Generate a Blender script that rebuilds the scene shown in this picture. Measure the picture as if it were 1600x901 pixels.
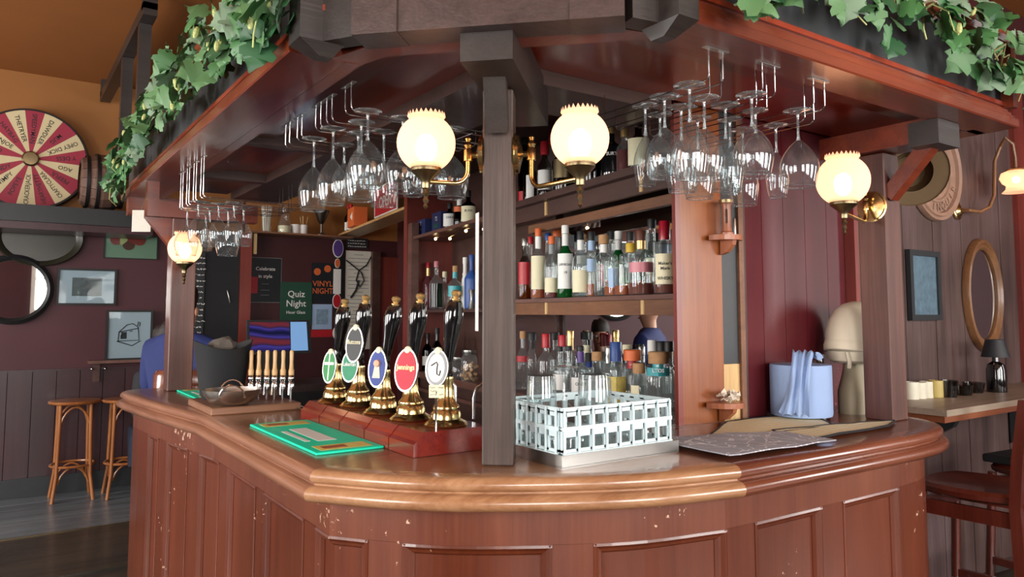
import bpy, bmesh, math, random
from mathutils import Vector, Matrix, noise
random.seed(7)
for o in list(bpy.data.objects): bpy.data.objects.remove(o, do_unlink=True)
SC = bpy.context.scene
COL = SC.collection
# ------------------------------------------------------------------ camera, world, exposure
# world axes: X runs along the side of the bar that leads away to the right, Y along the side that leads away to the left
F, HD, PT, CX, CY, CZ = 1160.2, math.radians(55.265), math.radians(4.37), 800.0, 400.2, 1.48
FW = Vector((math.cos(HD)*math.cos(PT), math.sin(HD)*math.cos(PT), math.sin(PT)))
RT = Vector((math.sin(HD), -math.cos(HD), 0)); UP = RT.cross(FW); EYE = Vector((0, 0, CZ))
cam = bpy.data.cameras.new('camera'); camo = bpy.data.objects.new('camera', cam); COL.objects.link(camo)
cam.sensor_width = 36; cam.lens = F*36/1600; cam.shift_y = -(450.5-CY)/1600; cam.clip_start = 0.05
camo.matrix_world = Matrix((RT, UP, -FW)).transposed().to_4x4(); camo.location = EYE
SC.camera = camo
W = bpy.data.worlds.new('world'); SC.world = W; W.use_nodes = True
W.node_tree.nodes['Background'].inputs[0].default_value = (.75, .85, 1, 1)
W.node_tree.nodes['Background'].inputs[1].default_value = 0.35
vs = SC.view_settings; vs.view_transform = 'Standard'; vs.look = 'None'; vs.gamma = 1; vs.exposure = 0.75
vs.use_curve_mapping = False
cy = SC.cycles; cy.max_bounces = 14; cy.transparent_max_bounces = 40; cy.transmission_bounces = 10
cy.glossy_bounces = 6; cy.diffuse_bounces = 4; cy.caustics_reflective = False; cy.caustics_refractive = False
cy.use_denoising = True; cy.sample_clamp_indirect = 4
DAY = 11.0          # daylight radiance of the window panes
LAMP = 1.0         # strength of the globe lamps

def ray(x, y): return FW + RT*((x-CX)/F) - UP*((y-CY)/F)
def at(x, y, z=None, u=None, v=None, d=None, line=None):
    D = ray(x, y)
    if z is not None: t = (z-CZ)/D.z
    elif u is not None: t = u/D.x
    elif v is not None: t = v/D.y
    elif line is not None: t = (line[0][0]*line[1][0]+line[0][1]*line[1][1])/(D.x*line[1][0]+D.y*line[1][1])
    else: t = d
    return EYE + D*t
def topx(p):
    q = Vector(p)-EYE; d = q.dot(FW)
    return CX+F*q.dot(RT)/d, CY-F*q.dot(UP)/d

# ------------------------------------------------------------------ materials
def lin(h, a=1):
    h = h.lstrip('#'); c = [int(h[i:i+2], 16)/255 for i in (0, 2, 4)]
    return tuple((x/12.92 if x <= .04045 else ((x+.055)/1.055)**2.4) for x in c)+(a,)
MATS = {}
def newmat(name):
    m = bpy.data.materials.new(name); m.use_nodes = True; nt = m.node_tree
    for n in list(nt.nodes): nt.nodes.remove(n)
    out = nt.nodes.new('ShaderNodeOutputMaterial'); MATS[name] = m
    return m, nt, out
def nd(nt, t, **k):
    n = nt.nodes.new(t)
    for a, b in k.items():
        if a.startswith('i_'): n.inputs[a[2:].replace('_', ' ')].default_value = b
        else: setattr(n, a, b)
    return n
def plain(name, col, rough=.5, metal=0, spec=.5, coat=0, emit=0, var=.08, scale=25, bump=0.0, alpha=1):
    m, nt, out = newmat(name); L = nt.links
    b = nd(nt, 'ShaderNodeBsdfPrincipled'); L.new(b.outputs[0], out.inputs[0])
    c = lin(col) if isinstance(col, str) else col
    tc = nd(nt, 'ShaderNodeTexCoord'); ns = nd(nt, 'ShaderNodeTexNoise', i_Scale=scale, i_Detail=4.0)
    L.new(tc.outputs['Object'], ns.inputs['Vector'])
    mx = nd(nt, 'ShaderNodeMix', data_type='RGBA')
    mx.inputs['A'].default_value = tuple(x*(1-var) for x in c[:3])+(1,); mx.inputs['B'].default_value = tuple(min(1, x*(1+var)) for x in c[:3])+(1,)
    L.new(ns.outputs['Fac'], mx.inputs['Factor']); L.new(mx.outputs['Result'], b.inputs['Base Color'])
    b.inputs['Roughness'].default_value = rough; b.inputs['Metallic'].default_value = metal
    b.inputs['Specular IOR Level'].default_value = spec; b.inputs['Coat Weight'].default_value = coat
    b.inputs['Coat Roughness'].default_value = .12
    if bump:
        bp = nd(nt, 'ShaderNodeBump', i_Strength=bump, i_Distance=.004); L.new(ns.outputs['Fac'], bp.inputs['Height']); L.new(bp.outputs[0], b.inputs['Normal'])
    if emit:
        b.inputs['Emission Color'].default_value = c; b.inputs['Emission Strength'].default_value = emit
    return m
def wood(name, c1, c2, axis=2, rough=.4, coat=.3, grain=14, stretch=.06, bump=.25, chips=0, chipcol='#c9a48c', c3=None, blotch=1.5):
    """grain runs along the axis; optional pale chips in the paint"""
    m, nt, out = newmat(name); L = nt.links
    b = nd(nt, 'ShaderNodeBsdfPrincipled'); L.new(b.outputs[0], out.inputs[0])
    tc = nd(nt, 'ShaderNodeTexCoord'); mp = nd(nt, 'ShaderNodeMapping')
    s = [grain]*3; s[axis] = grain*stretch; mp.inputs['Scale'].default_value = s
    L.new(tc.outputs['Object'], mp.inputs[0])
    n1 = nd(nt, 'ShaderNodeTexNoise', i_Scale=1.0, i_Detail=8.0, i_Roughness=.65, i_Distortion=.6); L.new(mp.outputs[0], n1.inputs['Vector'])
    n2 = nd(nt, 'ShaderNodeTexNoise', i_Scale=blotch, i_Detail=4.0); L.new(tc.outputs['Object'], n2.inputs['Vector'])
    mp3 = nd(nt, 'ShaderNodeMapping'); s3 = [grain*9]*3; s3[axis] = grain*.25; mp3.inputs['Scale'].default_value = s3; L.new(tc.outputs['Object'], mp3.inputs[0])
    n3 = nd(nt, 'ShaderNodeTexNoise', i_Scale=1.0, i_Detail=3.0); L.new(mp3.outputs[0], n3.inputs['Vector'])
    add = nd(nt, 'ShaderNodeMath', operation='ADD'); L.new(n1.outputs['Fac'], add.inputs[0]); L.new(n2.outputs['Fac'], add.inputs[1])
    a2 = nd(nt, 'ShaderNodeMath', operation='MULTIPLY_ADD'); L.new(n3.outputs['Fac'], a2.inputs[0]); a2.inputs[1].default_value = .35; L.new(add.outputs[0], a2.inputs[2])
    a3 = nd(nt, 'ShaderNodeMath', operation='MULTIPLY'); L.new(a2.outputs[0], a3.inputs[0]); a3.inputs[1].default_value = .43
    rp = nd(nt, 'ShaderNodeValToRGB'); e = rp.color_ramp.elements
    e[0].position = .38; e[0].color = lin(c1); e[1].position = .62; e[1].color = lin(c2)
    if c3: k = e.new(.5); k.color = lin(c3)
    L.new(a3.outputs[0], rp.inputs[0]); col = rp.outputs[0]
    if chips:
        nz = nd(nt, 'ShaderNodeTexNoise', i_Scale=38.0, i_Detail=5.0, i_Roughness=.6); L.new(tc.outputs['Object'], nz.inputs['Vector'])
        nb = nd(nt, 'ShaderNodeTexNoise', i_Scale=2.2, i_Detail=2.0); L.new(tc.outputs['Object'], nb.inputs['Vector'])
        mm = nd(nt, 'ShaderNodeMath', operation='MULTIPLY'); L.new(nz.outputs['Fac'], mm.inputs[0]); L.new(nb.outputs['Fac'], mm.inputs[1])
        r2 = nd(nt, 'ShaderNodeValToRGB'); r2.color_ramp.elements[0].position = .43-chips*.05; r2.color_ramp.elements[1].position = .45-chips*.05
        L.new(mm.outputs[0], r2.inputs[0])
        mx = nd(nt, 'ShaderNodeMix', data_type='RGBA'); L.new(r2.outputs[0], mx.inputs['Factor']); L.new(col, mx.inputs['A']); mx.inputs['B'].default_value = lin(chipcol); col = mx.outputs['Result']
    L.new(col, b.inputs['Base Color'])
    rr = nd(nt, 'ShaderNodeMapRange'); rr.inputs['To Min'].default_value = max(.05, rough-.1); rr.inputs['To Max'].default_value = rough+.12
    L.new(n2.outputs['Fac'], rr.inputs[0]); L.new(rr.outputs[0], b.inputs['Roughness'])
    b.inputs['Coat Weight'].default_value = coat; b.inputs['Coat Roughness'].default_value = .15
    bp = nd(nt, 'ShaderNodeBump', i_Strength=bump, i_Distance=.003); L.new(a2.outputs[0], bp.inputs['Height']); L.new(bp.outputs[0], b.inputs['Normal'])
    return m
def glass(name, tint='#f4f8f8', rough=.02, ior=1.5, boost=0.0, lit_mix=0.0):
    """thin clear glass: what lies behind shows through, the surface reflects by its Fresnel term"""
    m, nt, out = newmat(name); L = nt.links
    t = nd(nt, 'ShaderNodeBsdfTransparent'); t.inputs[0].default_value = lin(tint)
    g = nd(nt, 'ShaderNodeBsdfGlossy'); g.inputs['Roughness'].default_value = rough
    mx = nd(nt, 'ShaderNodeMixShader'); lw = nd(nt, 'ShaderNodeLayerWeight', i_Blend=.5); pw = nd(nt, 'ShaderNodeMath', operation='POWER'); L.new(lw.outputs['Facing'], pw.inputs[0]); pw.inputs[1].default_value = 3.5   # Schlick, the same from both sides
    f0 = ((ior-1)/(ior+1))**2; fr = nd(nt, 'ShaderNodeMath', operation='MULTIPLY_ADD'); L.new(pw.outputs[0], fr.inputs[0]); fr.inputs[1].default_value = 1-f0; fr.inputs[2].default_value = f0
    ad = nd(nt, 'ShaderNodeMath', operation='ADD', use_clamp=True); L.new(fr.outputs[0], ad.inputs[0]); ad.inputs[1].default_value = boost
    L.new(ad.outputs[0], mx.inputs[0]); L.new(t.outputs[0], mx.inputs[1]); L.new(g.outputs[0], mx.inputs[2])
    if lit_mix:      # diffuse share: window reflections and glow painted into glass and liquids
        hz = (.9, .95, .97, 1) if lit_mix < .2 else lin(tint); d = nd(nt, 'ShaderNodeBsdfTranslucent'); d.inputs[0].default_value = hz; d2 = nd(nt, 'ShaderNodeBsdfDiffuse'); d2.inputs[0].default_value = hz; m0 = nd(nt, 'ShaderNodeMixShader'); L.new(d.outputs[0], m0.inputs[1]); L.new(d2.outputs[0], m0.inputs[2])
        m3 = nd(nt, 'ShaderNodeMixShader'); m3.inputs[0].default_value = lit_mix; L.new(mx.outputs[0], m3.inputs[1]); L.new(m0.outputs[0], m3.inputs[2]); L.new(m3.outputs[0], out.inputs[0])
    else: L.new(mx.outputs[0], out.inputs[0])
    return m
def emis(name, col, s):
    m, nt, out = newmat(name)
    e = nd(nt, 'ShaderNodeEmission', i_Strength=s); e.inputs[0].default_value = lin(col); nt.links.new(e.outputs[0], out.inputs[0]); return m

wood('post_wood', '#3a1d16', '#6e4234', 2, .5, .15, grain=16, c3='#532e24')
wood('post_grey', '#291c17', '#584840', 2, .5, .1, grain=22, stretch=.03, bump=.5, c3='#3e302a')
wood('beam_dark', '#17110f', '#322925', 0, .45, .2, grain=18)
wood('beam_front', '#241918', '#4b3a37', 0, .38, .35, grain=16, bump=.5)
wood('canopy_wood', '#4d190d', '#84381d', 1, .3, .6, grain=10, bump=.2)
wood('canopy_wood_x', '#4d190d', '#84381d', 0, .3, .6, grain=10, bump=.2)
wood('soffit_red', '#6a1c0b', '#9a371a', 1, .32, .55, grain=4, stretch=.3, bump=.1)
wood('inner_beam', '#33201b', '#543a33', 0, .5, .2, grain=10)
wood('bar_paint', '#50200d', '#6c321b', 2, .34, .45, grain=12, bump=.18, chips=.5)
wood('bar_paint_wear', '#5b2a1a', '#784028', 2, .38, .4, grain=12, bump=.18, chips=.8)
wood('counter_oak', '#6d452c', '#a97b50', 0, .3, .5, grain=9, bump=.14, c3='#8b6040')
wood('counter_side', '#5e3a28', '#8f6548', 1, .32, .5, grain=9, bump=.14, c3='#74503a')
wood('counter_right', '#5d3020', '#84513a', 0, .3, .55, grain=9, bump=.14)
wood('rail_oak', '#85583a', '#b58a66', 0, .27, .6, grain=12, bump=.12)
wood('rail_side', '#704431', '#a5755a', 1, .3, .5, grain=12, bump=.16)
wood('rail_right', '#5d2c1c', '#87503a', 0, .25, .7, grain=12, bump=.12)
wood('plinth_red', '#571411', '#8c2d22', 1, .2, .8, grain=12, bump=.1)
wood('board_orange', '#6f3312', '#9c5724', 2, .35, .45, grain=9, stretch=.08, bump=.1)
wood('shelf_dark', '#37221e', '#553830', 1, .5, .2, grain=10)
wood('shelf_mid', '#53342c', '#785348', 1, .45, .2, grain=10)
wood('apron_wood', '#5d3824', '#83583c', 1, .5, .1, grain=10)
wood('pale_wood', '#b28a58', '#dcbd88', 2, .6, 0, grain=16, bump=.3)
wood('red_panel', '#4e151c', '#661f26', 2, .42, .12, grain=3, stretch=.3, bump=.3, chips=.55, chipcol='#b98f7c')
wood('red_trim', '#6a2820', '#883a30', 2, .35, .4, grain=8)
wood('plank_wall', '#37292a', '#6a5656', 2, .5, .1, grain=8, stretch=.1, bump=.5, c3='#57433f')
wood('wainscot', '#2c1518', '#43232a', 2, .4, .3, grain=7, bump=.2)
wood('floor_light', '#4c5257', '#747b80', 0, .33, .2, grain=6, bump=.2)
wood('floor_dark', '#25221f', '#40392f', 0, .4, .15, grain=8, bump=.3)
wood('bentwood', '#8a4d24', '#b87742', 2, .3, .5, grain=9)
wood('chair_wood', '#471a12', '#6b2d20', 2, .25, .7, grain=9)
wood('cutting_board', '#6b4430', '#94694d', 0, .5, .1, grain=12)
wood('tap_wood', '#b98a52', '#d9b27a', 2, .4, .3, grain=20)
wood('table_top', '#8d7a68', '#b5a592', 0, .45, .1, grain=8)
wood('barrel_oak', '#4a342b', '#76584a', 2, .6, 0, grain=12)
wood('frame_brown', '#5d3a22', '#8d6340', 2, .4, .3, grain=12)
wood('bracket_wood', '#7c4128', '#a2603e', 0, .4, .3, grain=12)
plain('wall_maroon', '#4a2229', .6, var=.12, scale=4, bump=.05)
plain('wall_orange', '#97622f', .7, var=.08, scale=3)
plain('ceiling_ochre', '#8d5322', .7, var=.1, scale=3)
plain('wall_deep', '#431a1d', .55, var=.12, scale=5)
plain('blackboard', '#24282b', .55, var=.25, scale=6)
plain('black_matte', '#131314', .5); plain('black_gloss', '#0c0c0e', .08, coat=1, var=0)
plain('charcoal', '#2b2e31', .45, var=.15); plain('black_soft', '#191a1d', .75, bump=.2)
plain('chrome', '#d8d8d8', .12, metal=1, var=.03); plain('steel', '#b4b2ae', .28, metal=1, var=.06)
plain('steel_worn', '#bcb5ad', .34, metal=1, var=.25, scale=14, bump=.15)
plain('brass', '#cfb47c', .2, metal=1, var=.1, scale=12); plain('brass_dull', '#8a7a5c', .32, metal=1, var=.2, scale=20)
plain('gold_knob', '#cdaa72', .28, metal=.7, var=.05); plain('pewter', '#77706a', .35, metal=1)
plain('white', '#e9e7e2', .5, var=.04); plain('paper', '#dcd7c9', .7, var=.05); plain('cream', '#e5dcb9', .6, var=.05)
plain('crate_white', '#cfe2e6', .4, var=.03); plain('blue_paper', '#8fa6cd', .8, var=.05, bump=.2)
plain('helmet', '#d9cdb6', .6, var=.12, scale=8, bump=.1); plain('bust', '#b3a78b', .55, var=.15, scale=10)
plain('mat_green', '#00e0b4', .45, var=.03); plain('mat_print', '#d9c36a', .5, var=.4, scale=60); plain('mat_red', '#a0522d', .5, var=.3, scale=40)
plain('navy', '#1b2335', .8, var=.15); plain('shirt_blue', '#1f2c63', .8, var=.12); plain('skin', '#d39c80', .5, var=.06, scale=9)
plain('skin_dark', '#8a5a44', .5); plain('hair_dark', '#241a16', .6, bump=.6, scale=60); plain('dark_shirt', '#17181c', .8)
plain('red', '#b3202a', .4, var=.04); plain('wax_red', '#a3122c', .25, coat=.6); plain('orange', '#d96a35', .45); plain('blue', '#2b4d8f', .4)
plain('teal', '#3aa0a8', .4); plain('purple', '#5b3f86', .4); plain('green_dark', '#1f4a38', .5); plain('green', '#0f8038', .55)
plain('green2', '#0f8058', .55); plain('royal', '#1f3788', .55); plain('crimson', '#b8122f', .55); plain('grey', '#8a8d8f', .5)
plain('lightblue', '#9db6d6', .5); plain('pink', '#c87b84', .4); plain('yellow', '#d9b23c', .45); plain('cork', '#b58a60', .8, var=.2, scale=60); plain('brown', '#5b2f1f', .5)
plain('navy_box', '#26305f', .45, var=.2, scale=18); plain('leaf1', '#40703f', .5, var=.2, scale=30); plain('leaf2', '#587f52', .55, var=.15, scale=30)
plain('leaf3', '#2b5634', .5, var=.2, scale=30); plain('leaf4', '#768f74', .6, var=.15, scale=30); plain('hop', '#b9bf7c', .7, var=.15, scale=60); plain('vine', '#7d7a4f', .7)
plain('wheel_red', '#9c2940', .6, var=.12, scale=8); plain('wheel_cream', '#d3c49a', .6, var=.1, scale=8); plain('iron', '#2e2b2b', .5, metal=.6)
plain('tray_dark', '#2d2a20', .3, var=.5, scale=5); plain('photo_grey', '#5a6064', .4, var=.7, scale=30); plain('mount', '#b9c6d3', .5, var=.03)
plain('paint_green', '#7f9a80', .6, var=.15, scale=5); plain('apple', '#8d2c22', .5, var=.3); plain('carved', '#9c7c6a', .45, var=.3, scale=18, bump=.4); plain('hat_felt', '#5f4a2e', .8, var=.15)
plain('shells', '#d8cdbd', .6, var=.2, scale=50); plain('candle', '#e6e3cf', .5); plain('amber_wax', '#c9b56c', .5); plain('lampshade', '#24262b', .5)
plain('sheet_poster', '#1d2126', .4); plain('photo_scene', '#7f98ab', .4, var=.5, scale=30); plain('cable', '#18191a', .6); plain('cotton', '#5f574f', .9, var=.2, scale=40)
glass('glass_clear', '#f8fcfc', ior=1.5, boost=.02, lit_mix=.07); glass('glass_thin', '#f4f8f9', ior=1.6, boost=.03, lit_mix=.025); glass('glass_stem', '#eef4f6', ior=1.7, boost=.06, lit_mix=.08)
glass('glass_green', '#2f9a4d', lit_mix=.3); glass('glass_darkgreen', '#1c3a24'); glass('glass_amber', '#8a4a1c'); glass('glass_brown', '#3c1c10'); glass('glass_blue', '#6d9fd0', lit_mix=.25); glass('glass_pink', '#d78a94', lit_mix=.25); glass('glass_smoke', '#b9b9b5')
glass('liq_amber', '#e57a1e', ior=1.2, lit_mix=.55); glass('liq_dark', '#b04a1a', ior=1.2, lit_mix=.5); glass('liq_gold', '#dcae5a', ior=1.2, lit_mix=.3); glass('liq_red', '#b02a24', ior=1.2, lit_mix=.4); glass('liq_clear', '#e8f0f0', ior=1.2)
glass('pane', '#f4f8f8', ior=1.2)
m, nt, out = newmat('mirror'); g = nd(nt, 'ShaderNodeBsdfGlossy'); g.inputs[0].default_value = (.82, .84, .84, 1); g.inputs['Roughness'].default_value = .015; nt.links.new(g.outputs[0], out.inputs[0])
# frosted lamp glass: lets the bulb inside shine through, glows itself
m, nt, out = newmat('globe_glass'); L = nt.links
tr = nd(nt, 'ShaderNodeBsdfTranslucent'); tr.inputs[0].default_value = (1, .76, .60, 1); df = nd(nt, 'ShaderNodeBsdfDiffuse'); df.inputs[0].default_value = (.9, .72, .55, 1)
em = nd(nt, 'ShaderNodeEmission', i_Strength=.62*LAMP); em.inputs[0].default_value = (1, .42, .22, 1)
rf = nd(nt, 'ShaderNodeBsdfRefraction', i_Roughness=.42, i_IOR=1.04); rf.inputs[0].default_value = (1, .88, .78, 1); m2 = nd(nt, 'ShaderNodeMixShader'); m2.inputs[0].default_value = .55; L.new(tr.outputs[0], m2.inputs[1]); L.new(rf.outputs[0], m2.inputs[2])
m1 = nd(nt, 'ShaderNodeMixShader'); m1.inputs[0].default_value = .25; L.new(m2.outputs[0], m1.inputs[1]); L.new(df.outputs[0], m1.inputs[2])
a1 = nd(nt, 'ShaderNodeAddShader'); L.new(m1.outputs[0], a1.inputs[0]); L.new(em.outputs[0], a1.inputs[1]); L.new(a1.outputs[0], out.inputs[0])
emis('bulb', '#ffdcb4', 5.5*LAMP); emis('daylight', '#fbf8f4', DAY); emis('screen_blue', '#7fa8d8', .55); emis('led', '#ffe2a0', 8)
m, nt, out = newmat('screen'); L = nt.links      # till screen showing coloured bands
tc = nd(nt, 'ShaderNodeTexCoord'); wv = nd(nt, 'ShaderNodeTexWave', i_Scale=2.2, i_Distortion=5.0); wv.bands_direction = 'Z'; L.new(tc.outputs['Object'], wv.inputs['Vector'])
rp = nd(nt, 'ShaderNodeValToRGB'); E_ = rp.color_ramp.elements; E_[0].color = lin('#1c1d3d'); E_[1].color = lin('#7a3038'); k = E_.new(.45); k.color = lin('#4a3f9a'); k = E_.new(.7); k.color = lin('#3c2a4a')
L.new(wv.outputs[0], rp.inputs[0]); e = nd(nt, 'ShaderNodeEmission', i_Strength=.45); L.new(rp.outputs[0], e.inputs[0]); L.new(e.outputs[0], out.inputs[0])
m, nt, out = newmat('towel_grey'); L = nt.links   # printed grey tea towel
b = nd(nt, 'ShaderNodeBsdfPrincipled'); b.inputs['Roughness'].default_value = .85; L.new(b.outputs[0], out.inputs[0]); tc = nd(nt, 'ShaderNodeTexCoord')
vo = nd(nt, 'ShaderNodeTexVoronoi', feature='DISTANCE_TO_EDGE', i_Scale=11.0); n_ = nd(nt, 'ShaderNodeTexNoise', i_Scale=9.0); ad = nd(nt, 'ShaderNodeMixRGB', blend_type='ADD'); ad.inputs[0].default_value = .3
L.new(tc.outputs['Object'], ad.inputs[1]); L.new(tc.outputs['Object'], n_.inputs['Vector']); L.new(n_.outputs['Color'], ad.inputs[2]); L.new(ad.outputs[0], vo.inputs['Vector'])
rp = nd(nt, 'ShaderNodeValToRGB'); rp.color_ramp.elements[0].color = lin('#e6e6ea'); rp.color_ramp.elements[1].color = lin('#a3a4ad'); rp.color_ramp.elements[0].position = .015; rp.color_ramp.elements[1].position = .04
L.new(vo.outputs['Distance'], rp.inputs[0]); L.new(rp.outputs[0], b.inputs['Base Color'])
m, nt, out = newmat('towel_yellow'); L = nt.links
b = nd(nt, 'ShaderNodeBsdfPrincipled'); b.inputs['Roughness'].default_value = .85; L.new(b.outputs[0], out.inputs[0]); tc = nd(nt, 'ShaderNodeTexCoord')
wv = nd(nt, 'ShaderNodeTexWave', i_Scale=14.0, i_Distortion=1.5); wv.bands_direction = 'Y'; L.new(tc.outputs['Object'], wv.inputs['Vector'])
rp = nd(nt, 'ShaderNodeValToRGB'); rp.color_ramp.elements[0].color = lin('#e6e1c4'); rp.color_ramp.elements[1].color = lin('#dcc273'); rp.color_ramp.elements[0].position = .5; L.new(wv.outputs[0], rp.inputs[0]); L.new(rp.outputs[0], b.inputs['Base Color'])
def MT(n): return MATS[n]
# ------------------------------------------------------------------ mesh helpers
PI = math.pi
def V3(*a): return Vector(a[0] if len(a) == 1 else a)
class MB:
    def __init__(s): s.v = []; s.f = []
    def add(s, vs_, fs):
        n = len(s.v); s.v += [tuple(p) for p in vs_]; s.f += [tuple(i+n for i in f) for f in fs]; return s
    def hexa(s, p):  # 8 points: bottom ring, top ring
        return s.add(p, [(3, 2, 1, 0), (4, 5, 6, 7), (0, 1, 5, 4), (1, 2, 6, 5), (2, 3, 7, 6), (3, 0, 4, 7)])
    def box(s, a, b, bev=0):
        x0, y0, z0 = a; x1, y1, z1 = b
        return s.hexa([(x0, y0, z0), (x1, y0, z0), (x1, y1, z0), (x0, y1, z0), (x0, y0, z1), (x1, y0, z1), (x1, y1, z1), (x0, y1, z1)])
    def cbox(s, c, size, rz=0):
        hx, hy, hz = (t/2 for t in size); R = Matrix.Rotation(rz, 3, 'Z'); c = V3(c)
        return s.hexa([c+R@V3(x, y, z) for z in (-hz, hz) for x, y in ((-hx, -hy), (hx, -hy), (hx, hy), (-hx, hy))])
    def beam(s, p, q, w, h, up=(0, 0, 1), taper=1):
        p, q = V3(p), V3(q); d = (q-p).normalized(); r = d.cross(V3(up)).normalized(); u = r.cross(d)
        P = []
        for c, k in ((p, 1), (q, taper)):
            P += [c-r*w/2*k-u*h/2*k, c+r*w/2*k-u*h/2*k, c+r*w/2*k+u*h/2*k, c-r*w/2*k+u*h/2*k]
        return s.hexa(P)
    def extr(s, poly, vec):
        n = len(poly); vec = V3(vec); P = [V3(p) for p in poly]+[V3(p)+vec for p in poly]
        return s.add(P, [tuple(reversed(range(n))), tuple(range(n, 2*n))]+[(i, (i+1) % n, n+(i+1) % n, n+i) for i in range(n)])
    def prism(s, poly, z0, z1): return s.extr([(x, y, z0) for x, y in poly], (0, 0, z1-z0))
    def lathe(s, prof, seg=20, c=(0, 0, 0), sq=0, axis=None, sx=1, sy=1):
        """prof: (r, z); sq > 0 squares the section; axis turns the lathe's z"""
        c = V3(c); R = Matrix.Identity(3)
        if axis is not None: R = V3(axis).to_track_quat('Z', 'Y').to_matrix()
        P = []; rings = []
        for r, z in prof:
            if r < 1e-6: rings.append([len(P)]); P.append(c+R@V3(0, 0, z)); continue
            ring = []
            for i in range(seg):
                a = 2*PI*(i+.5)/seg; x, y = math.cos(a), math.sin(a)
                if sq:
                    m = max(abs(x), abs(y)); k = 1+(1/m-1)*sq; x, y = x*k, y*k
                ring.append(len(P)); P.append(c+R@V3(x*r*sx, y*r*sy, z))
            rings.append(ring)
        fs = []
        for A, B in zip(rings, rings[1:]):
            if len(A) == 1 and len(B) == 1: continue
            for i in range(seg):
                j = (i+1) % seg
                if len(A) == 1: fs.append((A[0], B[j], B[i]))
                elif len(B) == 1: fs.append((A[i], A[j], B[0]))
                else: fs.append((A[i], A[j], B[j], B[i]))
        return s.add(P, fs)
    def tube(s, pts, r, seg=8, closed=False, cap=True, rs=None):
        pts = [V3(p) for p in pts]; n = len(pts); P = []; N = None
        for i, p in enumerate(pts):
            if closed: t = pts[(i+1) % n]-pts[i-1]
            else: t = pts[min(i+1, n-1)]-pts[max(i-1, 0)]
            t.normalize()
            if N is None: N = t.orthogonal().normalized()
            N = (N-t*N.dot(t)); N = N.normalized() if N.length > 1e-6 else t.orthogonal().normalized()
            B = t.cross(N); rr = rs[i] if rs else r
            P += [p+(N*math.cos(2*PI*k/seg)+B*math.sin(2*PI*k/seg))*rr for k in range(seg)]
        fs = [(i*seg+k, i*seg+(k+1) % seg, (i+1)*seg+(k+1) % seg, (i+1)*seg+k) for i in range(n-1) for k in range(seg)]
        if closed: fs += [((n-1)*seg+k, (n-1)*seg+(k+1) % seg, (k+1) % seg, k) for k in range(seg)]
        elif cap: fs += [tuple(reversed(range(seg))), tuple(range((n-1)*seg, n*seg))]
        return s.add(P, fs)
    def sweep(s, path, prof, close=False):
        """prof (offset to the outside, z) carried along a 2D path; outside is right of travel"""
        n = len(path); pts = [Vector(p) for p in path]; P = []; m = len(prof)
        for i, p in enumerate(pts):
            a = (pts[i]-pts[i-1]).normalized() if i else (pts[1]-pts[0]).normalized()
            b = (pts[i+1]-pts[i]).normalized() if i < n-1 else a
            na, nb = Vector((a.y, -a.x)), Vector((b.y, -b.x)); mi = (na+nb)
            mi = mi/max(.3, (1+na.dot(nb)))
            P += [(p.x+mi.x*o, p.y+mi.y*o, z) for o, z in prof]
        fs = [(i*m+k, (i+1)*m+k, (i+1)*m+k+1, i*m+k+1) for i in range(n-1) for k in range(m-1)]
        if close: fs += [(i*m+m-1, (i+1)*m+m-1, (i+1)*m, i*m) for i in range(n-1)]+[tuple(range(m)), tuple(reversed(range((n-1)*m, n*m)))]
        return s.add(P, fs)
    def ball(s, c, r, seg=14, rings=8, sc=(1, 1, 1)):
        c = V3(c); P = []; k = len(s.v)
        sub = MB(); sub.lathe([(r*math.sin(PI*i/rings), -r*math.cos(PI*i/rings)) for i in range(rings+1)], seg)
        return s.add([c+V3(p[0]*sc[0], p[1]*sc[1], p[2]*sc[2]) for p in sub.v], sub.f)
    def xf(s, M): s.v = [tuple(M@V3(p)) for p in s.v]; return s
    def build(s, name, mat, parent=None, smooth=False, world=False, angle=40):
        me = bpy.data.meshes.new(name); v = s.v
        if world and parent is not None: L0 = parent.location; v = [(p[0]-L0.x, p[1]-L0.y, p[2]-L0.z) for p in v]
        me.from_pydata(v, [], s.f); me.materials.append(MT(mat)); me.update()
        if smooth:
            me.polygons.foreach_set('use_smooth', [True]*len(me.polygons))
            if angle < 180: me.set_sharp_from_angle(angle=math.radians(angle))
        o = bpy.data.objects.new(name, me); COL.objects.link(o)
        if parent is not None: o.parent = parent
        return o
def bevel(o, w=.004, seg=2):
    bm = bmesh.new(); bm.from_mesh(o.data); bmesh.ops.recalc_face_normals(bm, faces=bm.faces)
    bmesh.ops.bevel(bm, geom=list(bm.edges), offset=w, segments=seg, affect='EDGES', profile=.6, clamp_overlap=True)
    bm.to_mesh(o.data); bm.free(); return o
def tag(o, label=None, cat=None, group=None, kind=None):
    if label: o['label'] = label
    if cat: o['category'] = cat
    if group: o['group'] = group
    if kind: o['kind'] = kind
    return o
def thing(name, label, cat, loc=(0, 0, 0), rz=0, group=None):
    o = bpy.data.objects.new(name, None); COL.objects.link(o); o.location = loc; o.rotation_euler = (0, 0, rz); o.empty_display_size = .05
    return tag(o, label, cat, group)
def struct(o): o['kind'] = 'structure'; return o
CH = {}
def copytree(root, loc=None, rz=None, label=None, group=None, scale=None):
    r = root.copy(); COL.objects.link(r)
    if loc is not None: r.location = loc
    if rz is not None: r.rotation_euler = (0, 0, rz)
    if scale is not None: r.scale = scale if hasattr(scale, '__len__') else (scale,)*3
    if label: r['label'] = label
    if group: r['group'] = group
    for ch in kids(root):
        c = ch.copy(); COL.objects.link(c); c.parent = r
        for g in kids(ch):
            d = g.copy(); COL.objects.link(d); d.parent = c
    return r
def kids(o):
    return [c for c in bpy.data.objects if c.parent == o]
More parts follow.
